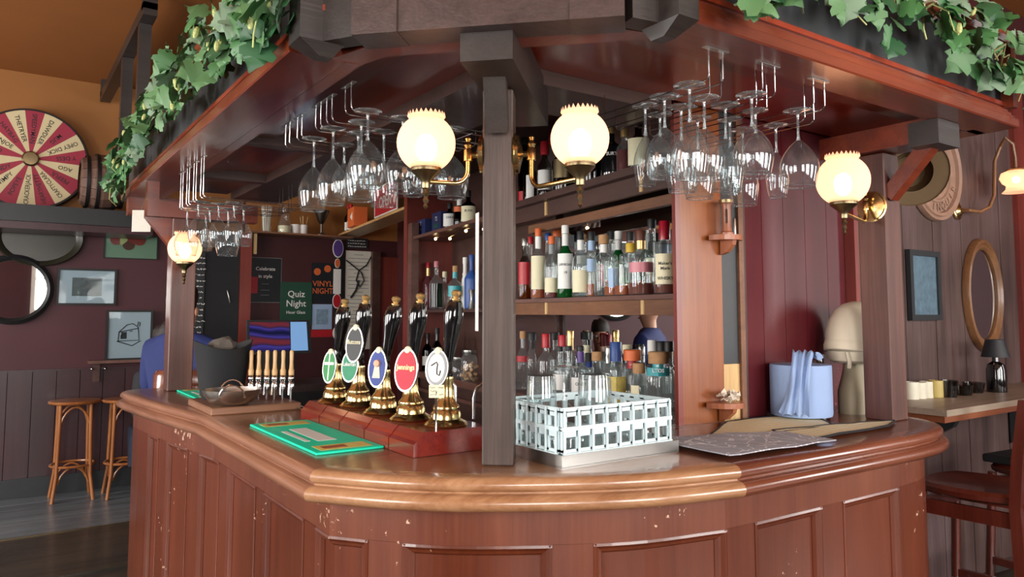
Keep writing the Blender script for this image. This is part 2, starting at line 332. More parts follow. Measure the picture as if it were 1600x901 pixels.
def text_mesh(txt, size, mat, parent, M, name='lettering', depth=.0006, align='CENTER', width=None, bend=None):
    """flat printed lettering; M maps the text's x right, y up, z out of the surface. bend = radius of a bottle it wraps"""
    cu = bpy.data.curves.new('t', 'FONT'); cu.body = txt; cu.size = size; cu.align_x = align; cu.align_y = 'CENTER'; cu.resolution_u = 2; cu.offset = size*.012
    ob = bpy.data.objects.new('t', cu); me = bpy.data.meshes.new_from_object(ob)
    bpy.data.objects.remove(ob); bpy.data.curves.remove(cu)
    xs = [v.co.x for v in me.vertices] or [0]
    k = 1
    if width and max(xs)-min(xs) > width: k = width/(max(xs)-min(xs))
    for v in me.vertices:
        x, y = v.co.x*k, v.co.y
        if bend: v.co = M @ V3(math.sin(x/bend)*bend, y, math.cos(x/bend)*bend-bend+depth)
        else: v.co = M @ V3(x, y, depth)
    me.materials.clear(); me.materials.append(MT(mat)); me.name = name
    o = bpy.data.objects.new(name, me); COL.objects.link(o); o.parent = parent
    return o
def frameM(o, x, y, z): return Matrix((V3(x), V3(y), V3(z))).transposed().to_4x4().copy() if o is None else Matrix.Translation(V3(o)) @ Matrix((V3(x).normalized(), V3(y).normalized(), V3(z).normalized())).transposed().to_4x4()
def catmull(pts, n=6):
    P = [Vector(p) for p in pts]; P = [P[0]*2-P[1]]+P+[P[-1]*2-P[-2]]; out = []
    for i in range(1, len(P)-2):
        for k in range(n):
            t = k/n; a, b, c, d = P[i-1:i+3]
            out.append(.5*((2*b)+(c-a)*t+(2*a-5*b+4*c-d)*t*t+(3*b-a-3*c+d)*t**3))
    return out+[P[-2]]
def scribble(parent, M, w, rows, dz, mat='white', r=.0016, seed=1):
    """rows of handwriting too small to read: uneven strokes"""
    rn_ = random.Random(seed)
    for k in range(rows):
        x = -w/2
        while x < w/2-.01:
            ln = rn_.uniform(.012, .03); n = 6; pts = [M @ V3(x+ln*i/n, -k*dz+rn_.uniform(-.3, .3)*dz*.5, .0012) for i in range(n+1)]
            MB().tube(pts, r, 4).build('chalk_stroke', mat, parent); x += ln+.008
def ordinal(i): return ['first', 'second', 'third', 'fourth', 'fifth', 'sixth', 'seventh', 'eighth', 'ninth', 'tenth', 'eleventh', 'twelfth', 'thirteenth', 'fourteenth', 'fifteenth', 'sixteenth', 'seventeenth', 'eighteenth', 'nineteenth', 'twentieth', 'twenty-first', 'twenty-second', 'twenty-third', 'twenty-fourth'][i]

# ------------------------------------------------------------------ the room
CT = 1.10                         # counter top
U0, U1, Vb, Vr, ZC = -3.2, 6.6, 7.3, 2.05, 3.48
fl = MB().box((U0, -3.2, -.06), (U1, Vb+.2, -.012)).build('floor', 'floor_dark'); struct(fl)
for i in range(26):               # boards in view beyond the bar's far end, laid across
    y0 = 5.0+i*.092
    mat = 'floor_light' if y0 > 6.0 else 'floor_dark'
    MB().box((-.6, y0+.002, -.012), (2.4, y0+.090, random.uniform(-.001, .001))).build('floor_board', mat, fl)
MB().box((-.6, 5.985, 0), (2.4, 6.0, .004)).build('floor_strip', 'brass_dull', fl)
struct(MB().box((U0, -3.2, ZC), (U1, Vb+.2, ZC+.1)).build('ceiling', 'ceiling_ochre'))
wb = struct(MB().box((U0, Vb, 0), (U1, Vb+.1, 2.25)).build('wall_back', 'wall_maroon'))
MB().box((U0, Vb, 2.25), (U1, Vb+.1, ZC)).build('upper_wall', 'wall_orange', wb)
x = -.75
while x < 2.3:                    # wainscot boards
    MB().box((x+.003, Vb-.02, .14), (x+.167, Vb, 1.0)).build('wainscot_board', 'wainscot', wb); x += .17
MB().box((-1, Vb-.032, 1.0), (2.4, Vb, 1.018)).build('dado_rail', 'wainscot', wb)
struct(MB().box((-1, Vb-.03, 0), (2.4, Vb, .15)).build('baseboard_back', 'charcoal'))
# right-hand plank wall
wr = struct(MB().box((2.9, Vr, 0), (U1, Vr+.1, ZC)).build('wall_right', 'wall_deep'))
x = 2.95; k = 0
while x < 5.25:
    w_ = random.uniform(.15, .175)
    MB().box((x+.004, Vr-.018-random.uniform(0, .004), .02), (x+w_, Vr, 2.95)).build('plank', 'plank_wall', wr); x += w_
MB().box((5.27, Vr-.05, 0), (5.42, Vr, 3.0)).build('door_casing', 'red_trim', wr)
struct(MB().box((5.42, Vr-.02, 0), (6.3, Vr, 2.4)).build('door_1', 'wall_deep'))
# walls round the rest of the room, with the windows that light it
struct(MB().box((U0-.1, -3.2, 0), (U0, Vb+.2, ZC)).build('wall_left', 'wall_maroon'))
struct(MB().box((U0, -3.3, 0), (U1, -3.2, ZC)).build('wall_front', 'wall_maroon'))
struct(MB().box((U1, -3.2, 0), (U1+.1, Vr+.1, ZC)).build('wall_side', 'wall_maroon'))
NW = [0]
def window(p, q, z0, z1, cols, rows, inward):
    """p, q: ends on the wall; a frame with lit panes"""
    NW[0] += 1; p, q = Vector(p), Vector(q); n = Vector(inward); d = q-p
    w = MB(); P = lambda s, z, o: (p.x+d.x*s+n.x*o, p.y+d.y*s+n.y*o, z)
    def bar(a, b, wd): w.beam(a, b, wd, .05, up=(n.x, n.y, 0))
    for s in (0, 1): bar(P(s, z0, .03), P(s, z1, .03), .08)
    for z in (z0, z1): bar(P(0, z, .03), P(1, z, .03), .08)
    for c in range(1, cols): bar(P(c/cols, z0, .025), P(c/cols, z1, .025), .035)
    for r in range(1, rows): z = z0+(z1-z0)*r/rows; bar(P(0, z, .025), P(1, z, .025), .035)
    root = struct(w.build('window_%d' % NW[0], 'white'))
    for c in range(cols):
        for r in range(rows):
            za, zb = z0+(z1-z0)*r/rows, z0+(z1-z0)*(r+1)/rows
            m = MB().add([P(c/cols, za, .012), P((c+1)/cols, za, .012), P((c+1)/cols, zb, .012), P(c/cols, zb, .012)], [(0, 1, 2, 3)])
            m.build('pane', 'daylight', root)
window((U0, -.4), (U0, 1.2), .9, 2.7, 2, 3, (1, 0)); window((U0, 2.2), (U0, 3.8), .9, 2.7, 2, 3, (1, 0)); window((U0, 4.9), (U0, 6.5), .9, 2.7, 2, 3, (1, 0))
window((-1.9, -3.2), (-.3, -3.2), .9, 2.8, 2, 3, (0, 1)); window((.6, -3.2), (2.2, -3.2), .9, 2.8, 2, 3, (0, 1)); window((3.1, -3.2), (4.7, -3.2), .9, 2.8, 2, 3, (0, 1))
window((U1, -2.5), (U1, -1.5), .9, 2.8, 2, 3, (-1, 0))

# ------------------------------------------------------------------ the bar counter
EDGE = [(1.02, 4.19), (.70, 4.19), (.60, 4.18), (.54, 4.15), (.515, 4.08), (.52, 3.92), (.575, 3.45), (.645, 2.99), (.645, 2.4), (.645, 1.79)]
ARC = catmull([(.645, 1.79), (.807, 1.585), (.995, 1.437), (1.262, 1.295), (1.545, 1.226)], 6)
RIGHT = [(1.545, 1.226), (1.95, 1.218), (2.38, 1.215)]; END = [tuple(p) for p in catmull([(2.38, 1.215), (2.55, 1.232), (2.68, 1.28), (2.77, 1.37), (2.80, 1.50), (2.79, 1.72)], 4)]
PATH = EDGE+[tuple(p) for p in ARC[1:]]+RIGHT[1:]+END[1:]
PROF = [(-.06, CT), (-.02, CT), (-.006, CT-.004), (0, CT-.012), (.002, CT-.022), (-.004, CT-.030), (-.012, CT-.034), (-.012, CT-.038), (.004, CT-.040), (.014, CT-.047), (.018, CT-.057), (.014, CT-.068), (.004, CT-.076), (-.012, CT-.079), (-.06, CT-.079)]
bar = thing('bar_counter', 'long panelled red-brown wooden bar counter with a moulded oak top', 'bar counter', (1.0, 1.8, 0))
def off(path, o):
    out = []; pts = [Vector(p) for p in path]
    for i, p in enumerate(pts):
        a = (pts[i]-pts[i-1]).normalized() if i else (pts[1]-pts[0]).normalized(); b = (pts[i+1]-pts[i]).normalized() if i < len(pts)-1 else a
        na, nb = Vector((a.y, -a.x)), Vector((b.y, -b.x)); mi = (na+nb)/max(.3, 1+na.dot(nb)); out.append((p.x+mi.x*o, p.y+mi.y*o))
    return out
# PATH travels with the room on its right
def top(name, mat, poly): return MB().prism(poly, CT-.045, CT).build(name, mat, bar, world=True)
OFP = off(PATH, -.05); nE, nA = len(EDGE), len(ARC)
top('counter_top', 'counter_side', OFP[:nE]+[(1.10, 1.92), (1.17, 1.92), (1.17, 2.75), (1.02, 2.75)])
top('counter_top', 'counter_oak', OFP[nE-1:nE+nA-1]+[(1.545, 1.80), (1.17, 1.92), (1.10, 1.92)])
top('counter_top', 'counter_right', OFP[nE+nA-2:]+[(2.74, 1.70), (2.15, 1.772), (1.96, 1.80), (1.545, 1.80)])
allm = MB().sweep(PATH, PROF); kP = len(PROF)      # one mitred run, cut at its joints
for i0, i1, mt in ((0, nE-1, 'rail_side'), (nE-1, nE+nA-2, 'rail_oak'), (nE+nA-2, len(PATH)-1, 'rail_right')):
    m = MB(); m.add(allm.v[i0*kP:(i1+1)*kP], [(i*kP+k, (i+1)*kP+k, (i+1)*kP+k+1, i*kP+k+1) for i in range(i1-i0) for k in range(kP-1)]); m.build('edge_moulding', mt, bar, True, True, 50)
# body: recessed panels inside a proud frame of rails and stiles
B0 = off(PATH, -.075)
MB().sweep(B0, [(0, CT-.05), (0, 0)]).build('front_panel', 'bar_paint', bar, False, True)
def sub(s0, s1, step=.05):
    """part of the body line between two distances"""
    out = []; acc = 0
    for a, b in zip(B0, B0[1:]):
        a, b = Vector(a), Vector(b); l = (b-a).length
        lo, hi = max(s0, acc), min(s1, acc+l)
        if hi > lo+1e-6:
            for t in (lo, hi):
                p = a+(b-a)*((t-acc)/l)
                if not out or (Vector(out[-1])-p).length > 1e-4: out.append(tuple(p))
        acc += l
    return out
TOT = sum((Vector(b)-Vector(a)).length for a, b in zip(B0, B0[1:]))
SCAN = []
acc = 0
for a, b in zip(B0, B0[1:]):
    a, b = Vector(a), Vector(b); l = (b-a).length; n = max(2, int(l/.004))
    for i in range(n): p = a+(b-a)*(i/n); SCAN.append((acc+l*i/n, topx((p.x, p.y, .88))[0]))
    acc += l
def s_px(x): return min((t for t in SCAN if t[0] > .75), key=lambda t: abs(t[1]-x))[0]
FR = [(0, 0), (.014, 0)]
zt, zb_ = CT-.17, .16
MB().sweep(B0, [(0, CT-.06), (.016, CT-.06), (.016, zt), (0, zt)]).build('top_rail', 'bar_paint_wear', bar, False, True)
MB().sweep(B0, [(0, zb_), (.016, zb_), (.022, .14), (.022, 0)]).build('plinth_rail', 'bar_paint', bar, False, True)
PANELS = [(222, 254), (266, 300), (318, 350), (363, 408), (420, 484), (503, 580), (632, 862), (924, 1128), (1172, 1276), (1310, 1396)]
edges = [0]+[s_px(x) for ab in PANELS for x in ab]+[TOT]
for i in range(0, len(edges), 2):
    a, b = edges[i], edges[i+1]
    if b > a: MB().sweep(sub(a, b), [(0, zt+.001), (.016, zt+.001), (.016, zb_), (0, zb_)], True).build('stile', 'bar_paint_wear' if i in (12, 14) else 'bar_paint', bar, False, True)
for i in range(1, len(edges)-1, 2):
    a, b = edges[i], edges[i+1]
    pr = [(.0, 0), (.018, 0), (.020, .006), (.012, .014), (.010, .020), (.002, .026), (0, .026)]
    m = MB(); pa = sub(a, b)
    m.sweep(pa, [(o, zt-z) for o, z in pr])
    for s0, s1, flip in ((a, a+.026, 0), (b-.026, b, 1)):
        q = sub(s0, s1); p0, p1 = Vector(q[0]), Vector(q[-1]); t = (p1-p0).normalized(); nn = Vector((t.y, -t.x))
        P = [];
        for z in (zt, zb_):
            for o, k in pr: base = (p1-t*k) if flip else (p0+t*k); P.append((base.x+nn.x*o, base.y+nn.y*o, z))
        k = len(pr); m.add(P, [(j, j+1, k+j+1, k+j) for j in range(k-1)])
    m.build('panel_moulding', 'bar_paint', bar, False, True)
# posts that carry the canopy
def post(label, corner, ax, w, d, z0, z1, mat, lead=None):
    r = thing('canopy_post', label, 'post', (corner[0], corner[1], z0))
    a = Vector((math.cos(ax), math.sin(ax))); b = Vector((-a.y, a.x))
    P = [Vector((0, 0)), a*w, a*w+b*d, b*d]
    o = MB().prism([tuple(p) for p in P], 0, z1-z0).build('shaft', mat, r); bevel(o, .004, 1)
    return r, a, b
AC = math.radians(-40)
cp, ca, cb = post('greyish timber post standing on the rounded front of the bar, between two lit globes', (1.012, 1.592), AC, .078, .085, CT, 2.058, 'post_grey')
lp, la, lb = post('far dark timber post beside the ice bucket', (.70, 3.95), 0, .115, .11, CT, 1.95, 'post_wood')
rp_, ra, rb = post('reddish timber post in front of the mannequin head', (2.60, 1.405), 0, .10, .105, CT, 2.058, 'post_wood')

# ------------------------------------------------------------------ the canopy
ZF = 2.13
# the posts stop under the arms they carry
can = thing('canopy', 'dark red wooden canopy with mouldings over the whole bar', 'canopy', (1.0, 1.8, ZF))
FL = [(.575, 4.82), (.575, 1.80)]; FRR = [(1.215, 1.10), (2.93, 1.10), (2.93, 1.75)]
FP = [(-.10, 0), (0, 0), (.004, .004), (.004, .030), (-.004, .036), (-.004, .042), (-.012, .046), (-.012, .054), (-.020, .058), (-.020, .066), (-.03, .072), (-.03, .08), (-.10, .08)]
def cb_(name, mat, m, smooth=False): return m.build(name, mat, can, smooth, True)
cb_('fascia_moulding', 'canopy_wood', MB().sweep(FL, [(o, ZF+z) for o, z in FP], True)); cb_('fascia_moulding', 'canopy_wood_x', MB().sweep(FRR, [(o, ZF+z) for o, z in FP], True))
cb_('fascia_panel', 'blackboard', MB().sweep([(.575, 4.82), (.575, 1.80)], [(-.07, ZF+.08), (-.034, ZF+.08), (-.034, ZF+.28), (-.07, ZF+.28)], True))
cb_('fascia_panel', 'blackboard', MB().sweep(FRR, [(-.07, ZF+.08), (-.034, ZF+.08), (-.034, ZF+.27), (-.07, ZF+.27)], True))
TP = [(-.08, .27), (-.02, .27), (-.012, .285), (.004, .295), (.012, .315), (.012, .325), (-.08, .325)]
cb_('top_trim', 'canopy_wood', MB().sweep(FL, [(o, ZF+z) for o, z in TP], True)); cb_('top_trim', 'canopy_wood_x', MB().sweep(FRR, [(o, ZF+z) for o, z in TP], True))
for p in ((2.915, 1.10), (1.225, 1.10)): cb_('panel_end', 'canopy_wood_x', MB().box((p[0]-.02, p[1]-.004, ZF+.07), (p[0]+.018, p[1]+.05, ZF+.29)))
cb_('roof_board', 'canopy_wood', MB().prism([(.57, 4.82), (.57, 1.80), (1.21, 1.10), (2.93, 1.10), (2.93, 1.75), (2.3, 4.82)], ZF+.325, ZF+.345))
# chamfered front beam and its end blocks
d45 = Vector((1, -1, 0)).normalized(); n45 = Vector((1, 1, 0)).normalized()
pa, pb = V3(.655, 1.60, ZF+.04), V3(1.10, 1.155, ZF+.04)
m = MB(); A_, B_ = pa+d45*.11, pb-d45*.12
m.beam(A_+n45*.045, B_+n45*.045, .09, .085); cb_('front_beam', 'beam_front', m)
for a, b in ((pa-d45*.0, A_), (B_, pb)): cb_('front_beam_end', 'beam_front', MB().beam(a+n45*.043, b+n45*.043, .098, .09))
cb_('front_board', 'beam_front', MB().beam(pa+n45*.03+V3(0, 0, .17), pb+n45*.03+V3(0, 0, .17), .03, .25))
for c, rz in (((.635, 1.725, 0), 0), ((1.225, 1.160, 0), PI/2)):
    m = MB(); X_, Y_ = (.075, .04) if not rz else (.03, .075); m.prism([(c[0]-X_, c[1]-Y_), (c[0]+.035, c[1]-Y_), (c[0]+.035, c[1]+.04), (c[0]-X_, c[1]+.04)], ZF+.0, ZF+.35)
    zt2 = ZF
    m.hexa([(c[0]-.02, c[1]-.02, ZF-.03), (c[0]+.015, c[1]-.02, ZF-.03), (c[0]+.015, c[1]+.02, ZF-.03), (c[0]-.02, c[1]+.02, ZF-.03), (c[0]-X_, c[1]-Y_, ZF), (c[0]+.035, c[1]-Y_, ZF), (c[0]+.035, c[1]+.04, ZF), (c[0]-X_, c[1]+.04, ZF)])
    cb_('corner_block', 'beam_dark', m)
# soffit: outer border board, recessed red panels, inner beam
[cb_('soffit_border', 'canopy_wood', MB().box((a, 1.80, ZF+e), (b, 4.62, ZF+.02))) for a, b, e in ((.6751, .7195, .0), (.7215, .765, .001))]; cb_('soffit_border', 'canopy_wood_x', MB().box((1.30, 1.2001, ZF), (2.92, 1.228, ZF+.02)))
cb_('soffit_border', 'canopy_wood', MB().prism([(.68, 1.80), (.72, 1.67), (1.17, 1.22), (1.30, 1.19), (1.30, 1.228), (1.24, 1.25), (.79, 1.70), (.765, 1.80)], ZF+.002, ZF+.022))
cb_('soffit_panel', 'soffit_red', MB().prism([(.60, 4.7), (.60, 1.70), (1.0, 1.28), (1.135, 1.42), (1.135, 4.7)], ZF+.075, ZF+.09))
cb_('soffit_panel', 'soffit_red', MB().prism([(1.0, 1.28), (1.2, 1.12), (2.9, 1.12), (2.9, 1.73), (1.135, 1.73), (1.135, 1.42)], ZF+.0755, ZF+.0905))
cb_('panel_strip', 'canopy_wood', MB().box((.765, 1.72, ZF+.055), (.90, 4.6, ZF+.075))); cb_('panel_strip', 'canopy_wood_x', MB().box((1.30, 1.228, ZF+.055), (2.85, 1.385, ZF+.075)))
cb_('inner_beam', 'inner_beam', MB().box((1.135, 1.73, 2.16), (1.42, 4.62, ZF+.075))); cb_('inner_beam', 'inner_beam', MB().box((1.42, 1.73, 2.16), (1.86, 1.99, ZF+.075)))
cb_('ceiling_board', 'inner_beam', MB().box((1.05, 1.74, ZF+.29), (2.9, 4.82, ZF+.31)))
cb_('end_beam', 'canopy_wood_x', MB().box((.585, 4.62, 2.03), (1.3, 4.70, ZF+.01)))
for v_ in (3.0, 3.9): cb_('cross_rib', 'inner_beam', MB().box((.77, v_, ZF+.03), (1.135, v_+.07, ZF+.075)))
# diagonal arm over the centre post, its brace
o0 = V3(.9025, 1.406, 0); L45 = n45*.62
m = MB(); m.beam(o0+V3(0, 0, 2.122), o0+L45+V3(0, 0, 2.122), .124, .124); cb_('diagonal_arm', 'beam_dark', m)
p0 = V3(1.012, 1.592, 0)+V3(ca.x, ca.y, 0)*.012; cn = V3(cb.x, cb.y, 0)
br = MB().beam(p0+V3(ca.x, ca.y, 0)*.028-cn*.075+V3(0, 0, 2.075), p0+V3(ca.x, ca.y, 0)*.028-cn*.008+V3(0, 0, 1.945), .056, .045, up=cn)
br.build('brace', 'beam_dark', can, False, True)
# arms over the other posts with angled gussets
cb_('post_arm', 'canopy_wood_x', MB().box((2.56, 1.205, 2.06), (2.69, 1.63, ZF+.01))); cb_('post_arm', 'canopy_wood_x', MB().box((.585, 3.955, 1.952), (1.0, 4.055, 2.03))); cb_('arm_hanger', 'canopy_wood_x', MB().box((.585, 3.98, 2.0301), (.64, 4.03, ZF-.0005)))
cb_('gusset', 'canopy_wood_x', MB().extr([(.58, 3.98, 1.95), (.70, 3.98, 1.95), (.70, 3.98, 1.80)], (0, .05, 0)))
cb_('brace', 'canopy_wood_x', MB().beam((2.64, 1.41, 1.90), (2.64, 1.25, 2.075), .05, .05, up=(1, 0, 0))); cb_('arm_end', 'beam_dark', MB().box((2.552, 1.19, 2.045), (2.698, 1.29, ZF-.001)))
for e, b in ((pa, (.635, 1.71)), (pb, (1.225, 1.17))): cb_('front_beam_end', 'beam_dark', MB().beam(V3(e.x, e.y, ZF+.16)+n45*.045, (b[0], b[1], ZF+.16), .06, .32))
# ------------------------------------------------------------------ back bar: shelves along a wall turned a little from the counter
BA = math.radians(81.2); BW = V3(math.cos(BA), math.sin(BA), 0); BN = V3(BW.y, -BW.x, 0); BO = V3(1.93, 1.796, 0)
def bp_(t, dep, z): return BO+BW*t+BN*dep+V3(0, 0, z)
def tdep(x, y, dep):                      # a pixel on the plane dep behind the shelf fronts -> distance along, height
    p = BO+BN*dep; q = at(x, y, line=((p.x, p.y), (BN.x, BN.y))); return (q-BO).dot(BW), q.z
def bbox(m, t0, t1, d0, d1, z0, z1):
    return m.hexa([bp_(t0, d0, z0), bp_(t1, d0, z0), bp_(t1, d1, z0), bp_(t0, d1, z0), bp_(t0, d0, z1), bp_(t1, d0, z1), bp_(t1, d1, z1), bp_(t0, d1, z1)])
bk = thing('back_bar', 'tall dark wooden back bar with bottle shelves and a mirror behind the counter', 'shelving', tuple(bp_(1.4, .15, 0)))
def bb(name, mat, t0, t1, d0, d1, z0, z1): return bbox(MB(), t0, t1, d0, d1, z0, z1).build(name, mat, bk, False, True)
DP = .30
bb('back_panel', 'shelf_dark', .002, 2.95, DP, DP+.03, 0, 2.5)
bb('mirror', 'mirror', .01, 1.28, DP-.012, DP-.001, 1.10, 1.47); bb('mirror', 'mirror', .01, 1.28, DP-.012, DP-.001, 1.60, 1.93)
bb('back_counter', 'shelf_mid', .01, 2.93, .02, DP-.013, 1.045, 1.085); bb('cupboard_front', 'shelf_dark', .01, 2.93, .04, .06, 0, 1.045)
bb('shelf', 'shelf_mid', .005, 1.30, 0, DP-.013, 1.53, 1.547); bb('shelf_apron', 'apron_wood', .005, 1.30, .02, .04, 1.472, 1.53)
bb('shelf', 'shelf_dark', .005, 1.30, -.02, DP, 2.00, 2.03); bb('shelf_apron', 'shelf_dark', .005, 1.30, .02, .04, 1.93, 2.00)
bb('shelf_rail', 'apron_wood', .005, 1.30, .10, .13, 1.885, 1.925)
for t in (.20, .95):
    bb('batten', 'pale_wood', t, t+.018, .014, .02, 1.475, 1.528); bb('batten', 'pale_wood', t, t+.018, .014, .02, 1.935, 1.998)
bb('upright', 'shelf_dark', 1.30, 1.34, .262, DP, 0, 2.41); bb('upright', 'red_trim', 2.88, 2.95, -.04, DP, 0, 2.45)
bb('upright', 'shelf_mid', 2.80, 2.88, -.03, .02, 0, 2.1)
bb('shelf', 'shelf_mid', 1.34, 2.88, -.02, DP, 1.985, 2.005); bb('shelf', 'shelf_dark', 1.34, 2.88, 0, DP, 1.485, 1.503)
bb('shelf', 'shelf_mid', 1.34, 2.88, 0, DP, .965, .985)
for x in (690, 720): pass
# end panel facing the room: varnished board, dark and stripped strips, then red boards
ep = thing('end_panel', 'varnished orange wooden end panel of the back bar, standing on the counter', 'panel', (2.02, 1.79, CT))
def eb(name, mat, d0, d1, t0, z0, z1): return bbox(MB(), t0, -.001, d0, d1, z0, z1).build(name, mat, ep, False, True)
eb('board', 'board_orange', .015, .20, -.016, CT, 2.41); eb('edge_strip', 'red_trim', -.006, .0149, -.02, CT, 2.41)
eb('dark_strip', 'charcoal', .2002, .275, -.012, 1.30, 2.41); eb('stripped_wood', 'pale_wood', .2002, .275, -.012, CT, 1.299); eb('moulding', 'apron_wood', .2752, .297, -.024, CT, 2.41)
wp = struct(MB().box((2.245, 1.785, 0), (2.93, 1.84, 2.41)).build('wall_middle', 'wall_deep')); x = 2.222
for w_ in (.155, .135, .14, .15, .128): MB().box((x+.0012, 1.765, CT), (x+w_-.0012, 1.784, 2.41)).build('red_board', 'red_panel', wp); x += w_
MB().box((2.931, 1.72, 0), (2.96, 2.06, 2.9)).build('corner_board', 'red_trim', wp)
# ------------------------------------------------------------------ bottles
def prof_bottle(h, r, hb, rn, hn, kind='std'):
    """h total to the rim, hb body height, hn neck length"""
    zs = h-hn
    p = [(0, 0.002), (r*.8, 0), (r*.96, .004), (r, .012), (r, hb)]
    if kind == 'round': p += [(r*.98, hb+(zs-hb)*.2), (r*.86, hb+(zs-hb)*.5), (r*.6, hb+(zs-hb)*.78), (rn*1.25, zs)]
    elif kind == 'flat': p += [(r*.97, hb+(zs-hb)*.5), (r*.7, hb+(zs-hb)*.9), (rn*1.1, zs)]
    else: p += [(r*.95, hb+(zs-hb)*.25), (r*.72, hb+(zs-hb)*.55), (rn*1.35, hb+(zs-hb)*.85), (rn*1.05, zs)]
    return p+[(rn, zs+.005), (rn, h-.012), (rn*1.15, h-.011), (rn*1.15, h-.002), (rn, h)]
TOCAM = {}
def label_patch(r, z0, z1, arc, a0, sq=0, sx=1, sy=1):
    m = MB(); n = 10; P = []
    for z in (z0, z1):
        for i in range(n+1):
            a = a0+arc*(i/n-.5); x, y = math.cos(a), math.sin(a)
            if sq: mm = max(abs(x), abs(y)); k = 1+(1/mm-1)*sq; x, y = x*k, y*k
            P.append((x*(r+.0008), y*(r+.0008), z))
    return m.add(P, [(i, i+1, n+2+i, n+1+i) for i in range(n)])
def bottle(label, pos, h, r, glassm, cap, liq=None, fill=.5, lab=None, lz=(.15, .55), kind='std', sq=0, hb=.55, rn=.014, hn=.28, caph=.03, capr=1.2, txt=None, txtm='black_matte', name='spirit_bottle', group=None, neck=None, cat='bottle', arc=2.2, turn=0, tsize=None):
    root = thing(name, label, cat, pos, 0, group)
    g = MB().lathe(prof_bottle(h, r, hb*h, rn, hn*h, kind), 16 if not sq else 24, sq=sq); g.build('glass_body', glassm, root, True)
    if liq:
        zt_ = fill*hb*h; MB().lathe([(0, .006), (r*.92, .006), (r*.92, zt_), (0, zt_)], 14 if not sq else 24, sq=sq).build('liquid', liq, root, True)
    rc = rn*capr; MB().lathe([(0, h-caph), (rc, h-caph), (rc, h+.004), (rc*.9, h+.008), (0, h+.008)], 12).build('cap', cap, root, True)
    a0 = math.atan2(-pos[1], -pos[0])+turn
    if lab:
        mo = label_patch(r, lz[0]*h, lz[1]*h, arc, a0, sq).build('paper_label', lab, root, True)
        if txt:
            ts = tsize or r*.42; lines = txt.split('|'); zc = (lz[0]+(lz[1]-lz[0])*.68)*h
            for i, t in enumerate(lines):
                mm = max(abs(math.cos(a0)), abs(math.sin(a0))); rr = r*(1+(1/mm-1)*sq)+.0016; M = Matrix.Translation((math.cos(a0)*rr, math.sin(a0)*rr, zc-i*ts*1.1)) @ Matrix(((-math.sin(a0), 0, math.cos(a0)), (math.cos(a0), 0, math.sin(a0)), (0, 1, 0))).to_4x4()
                text_mesh(t, ts, txtm, mo, M, bend=rr if not sq else None, width=r*1.7)
    if neck: label_patch(rn*1.06, h*(1-hn)+.004, h-caph-.002, 2*PI, 0).build('neck_band', neck, root, True)
    return root
def bot_px(x, ytop, dep, zbase, **k):
    """stand a bottle so that it shows at x with its top at ytop"""
    p = BO+BN*dep; q = at(x, ytop, line=((p.x, p.y), (BN.x, BN.y)))
    return V3(q.x, q.y, zbase), q.z-zbase
PLACED = []
def row(items, zb, group, where):
    for i, it in enumerate(items):
        x, yt, dep, desc, k = it; pos, h = bot_px(x, yt, dep, zb)
        r = min(k.pop('r', .036), DP-.018-dep)
        for q, rq in PLACED:
            if abs(q.z-pos.z) < .1: r = max(.022, min(r, math.hypot(q.x-pos.x, q.y-pos.y)-rq-.002))
        PLACED.append((pos, r)); h = max(.16, min(.36, h-.008))
        bottle('%s, %s' % (desc, where), tuple(pos), h, r, k.pop('g', 'glass_clear'), k.pop('cap', 'black_matte'), group=group, **k)
D = dict
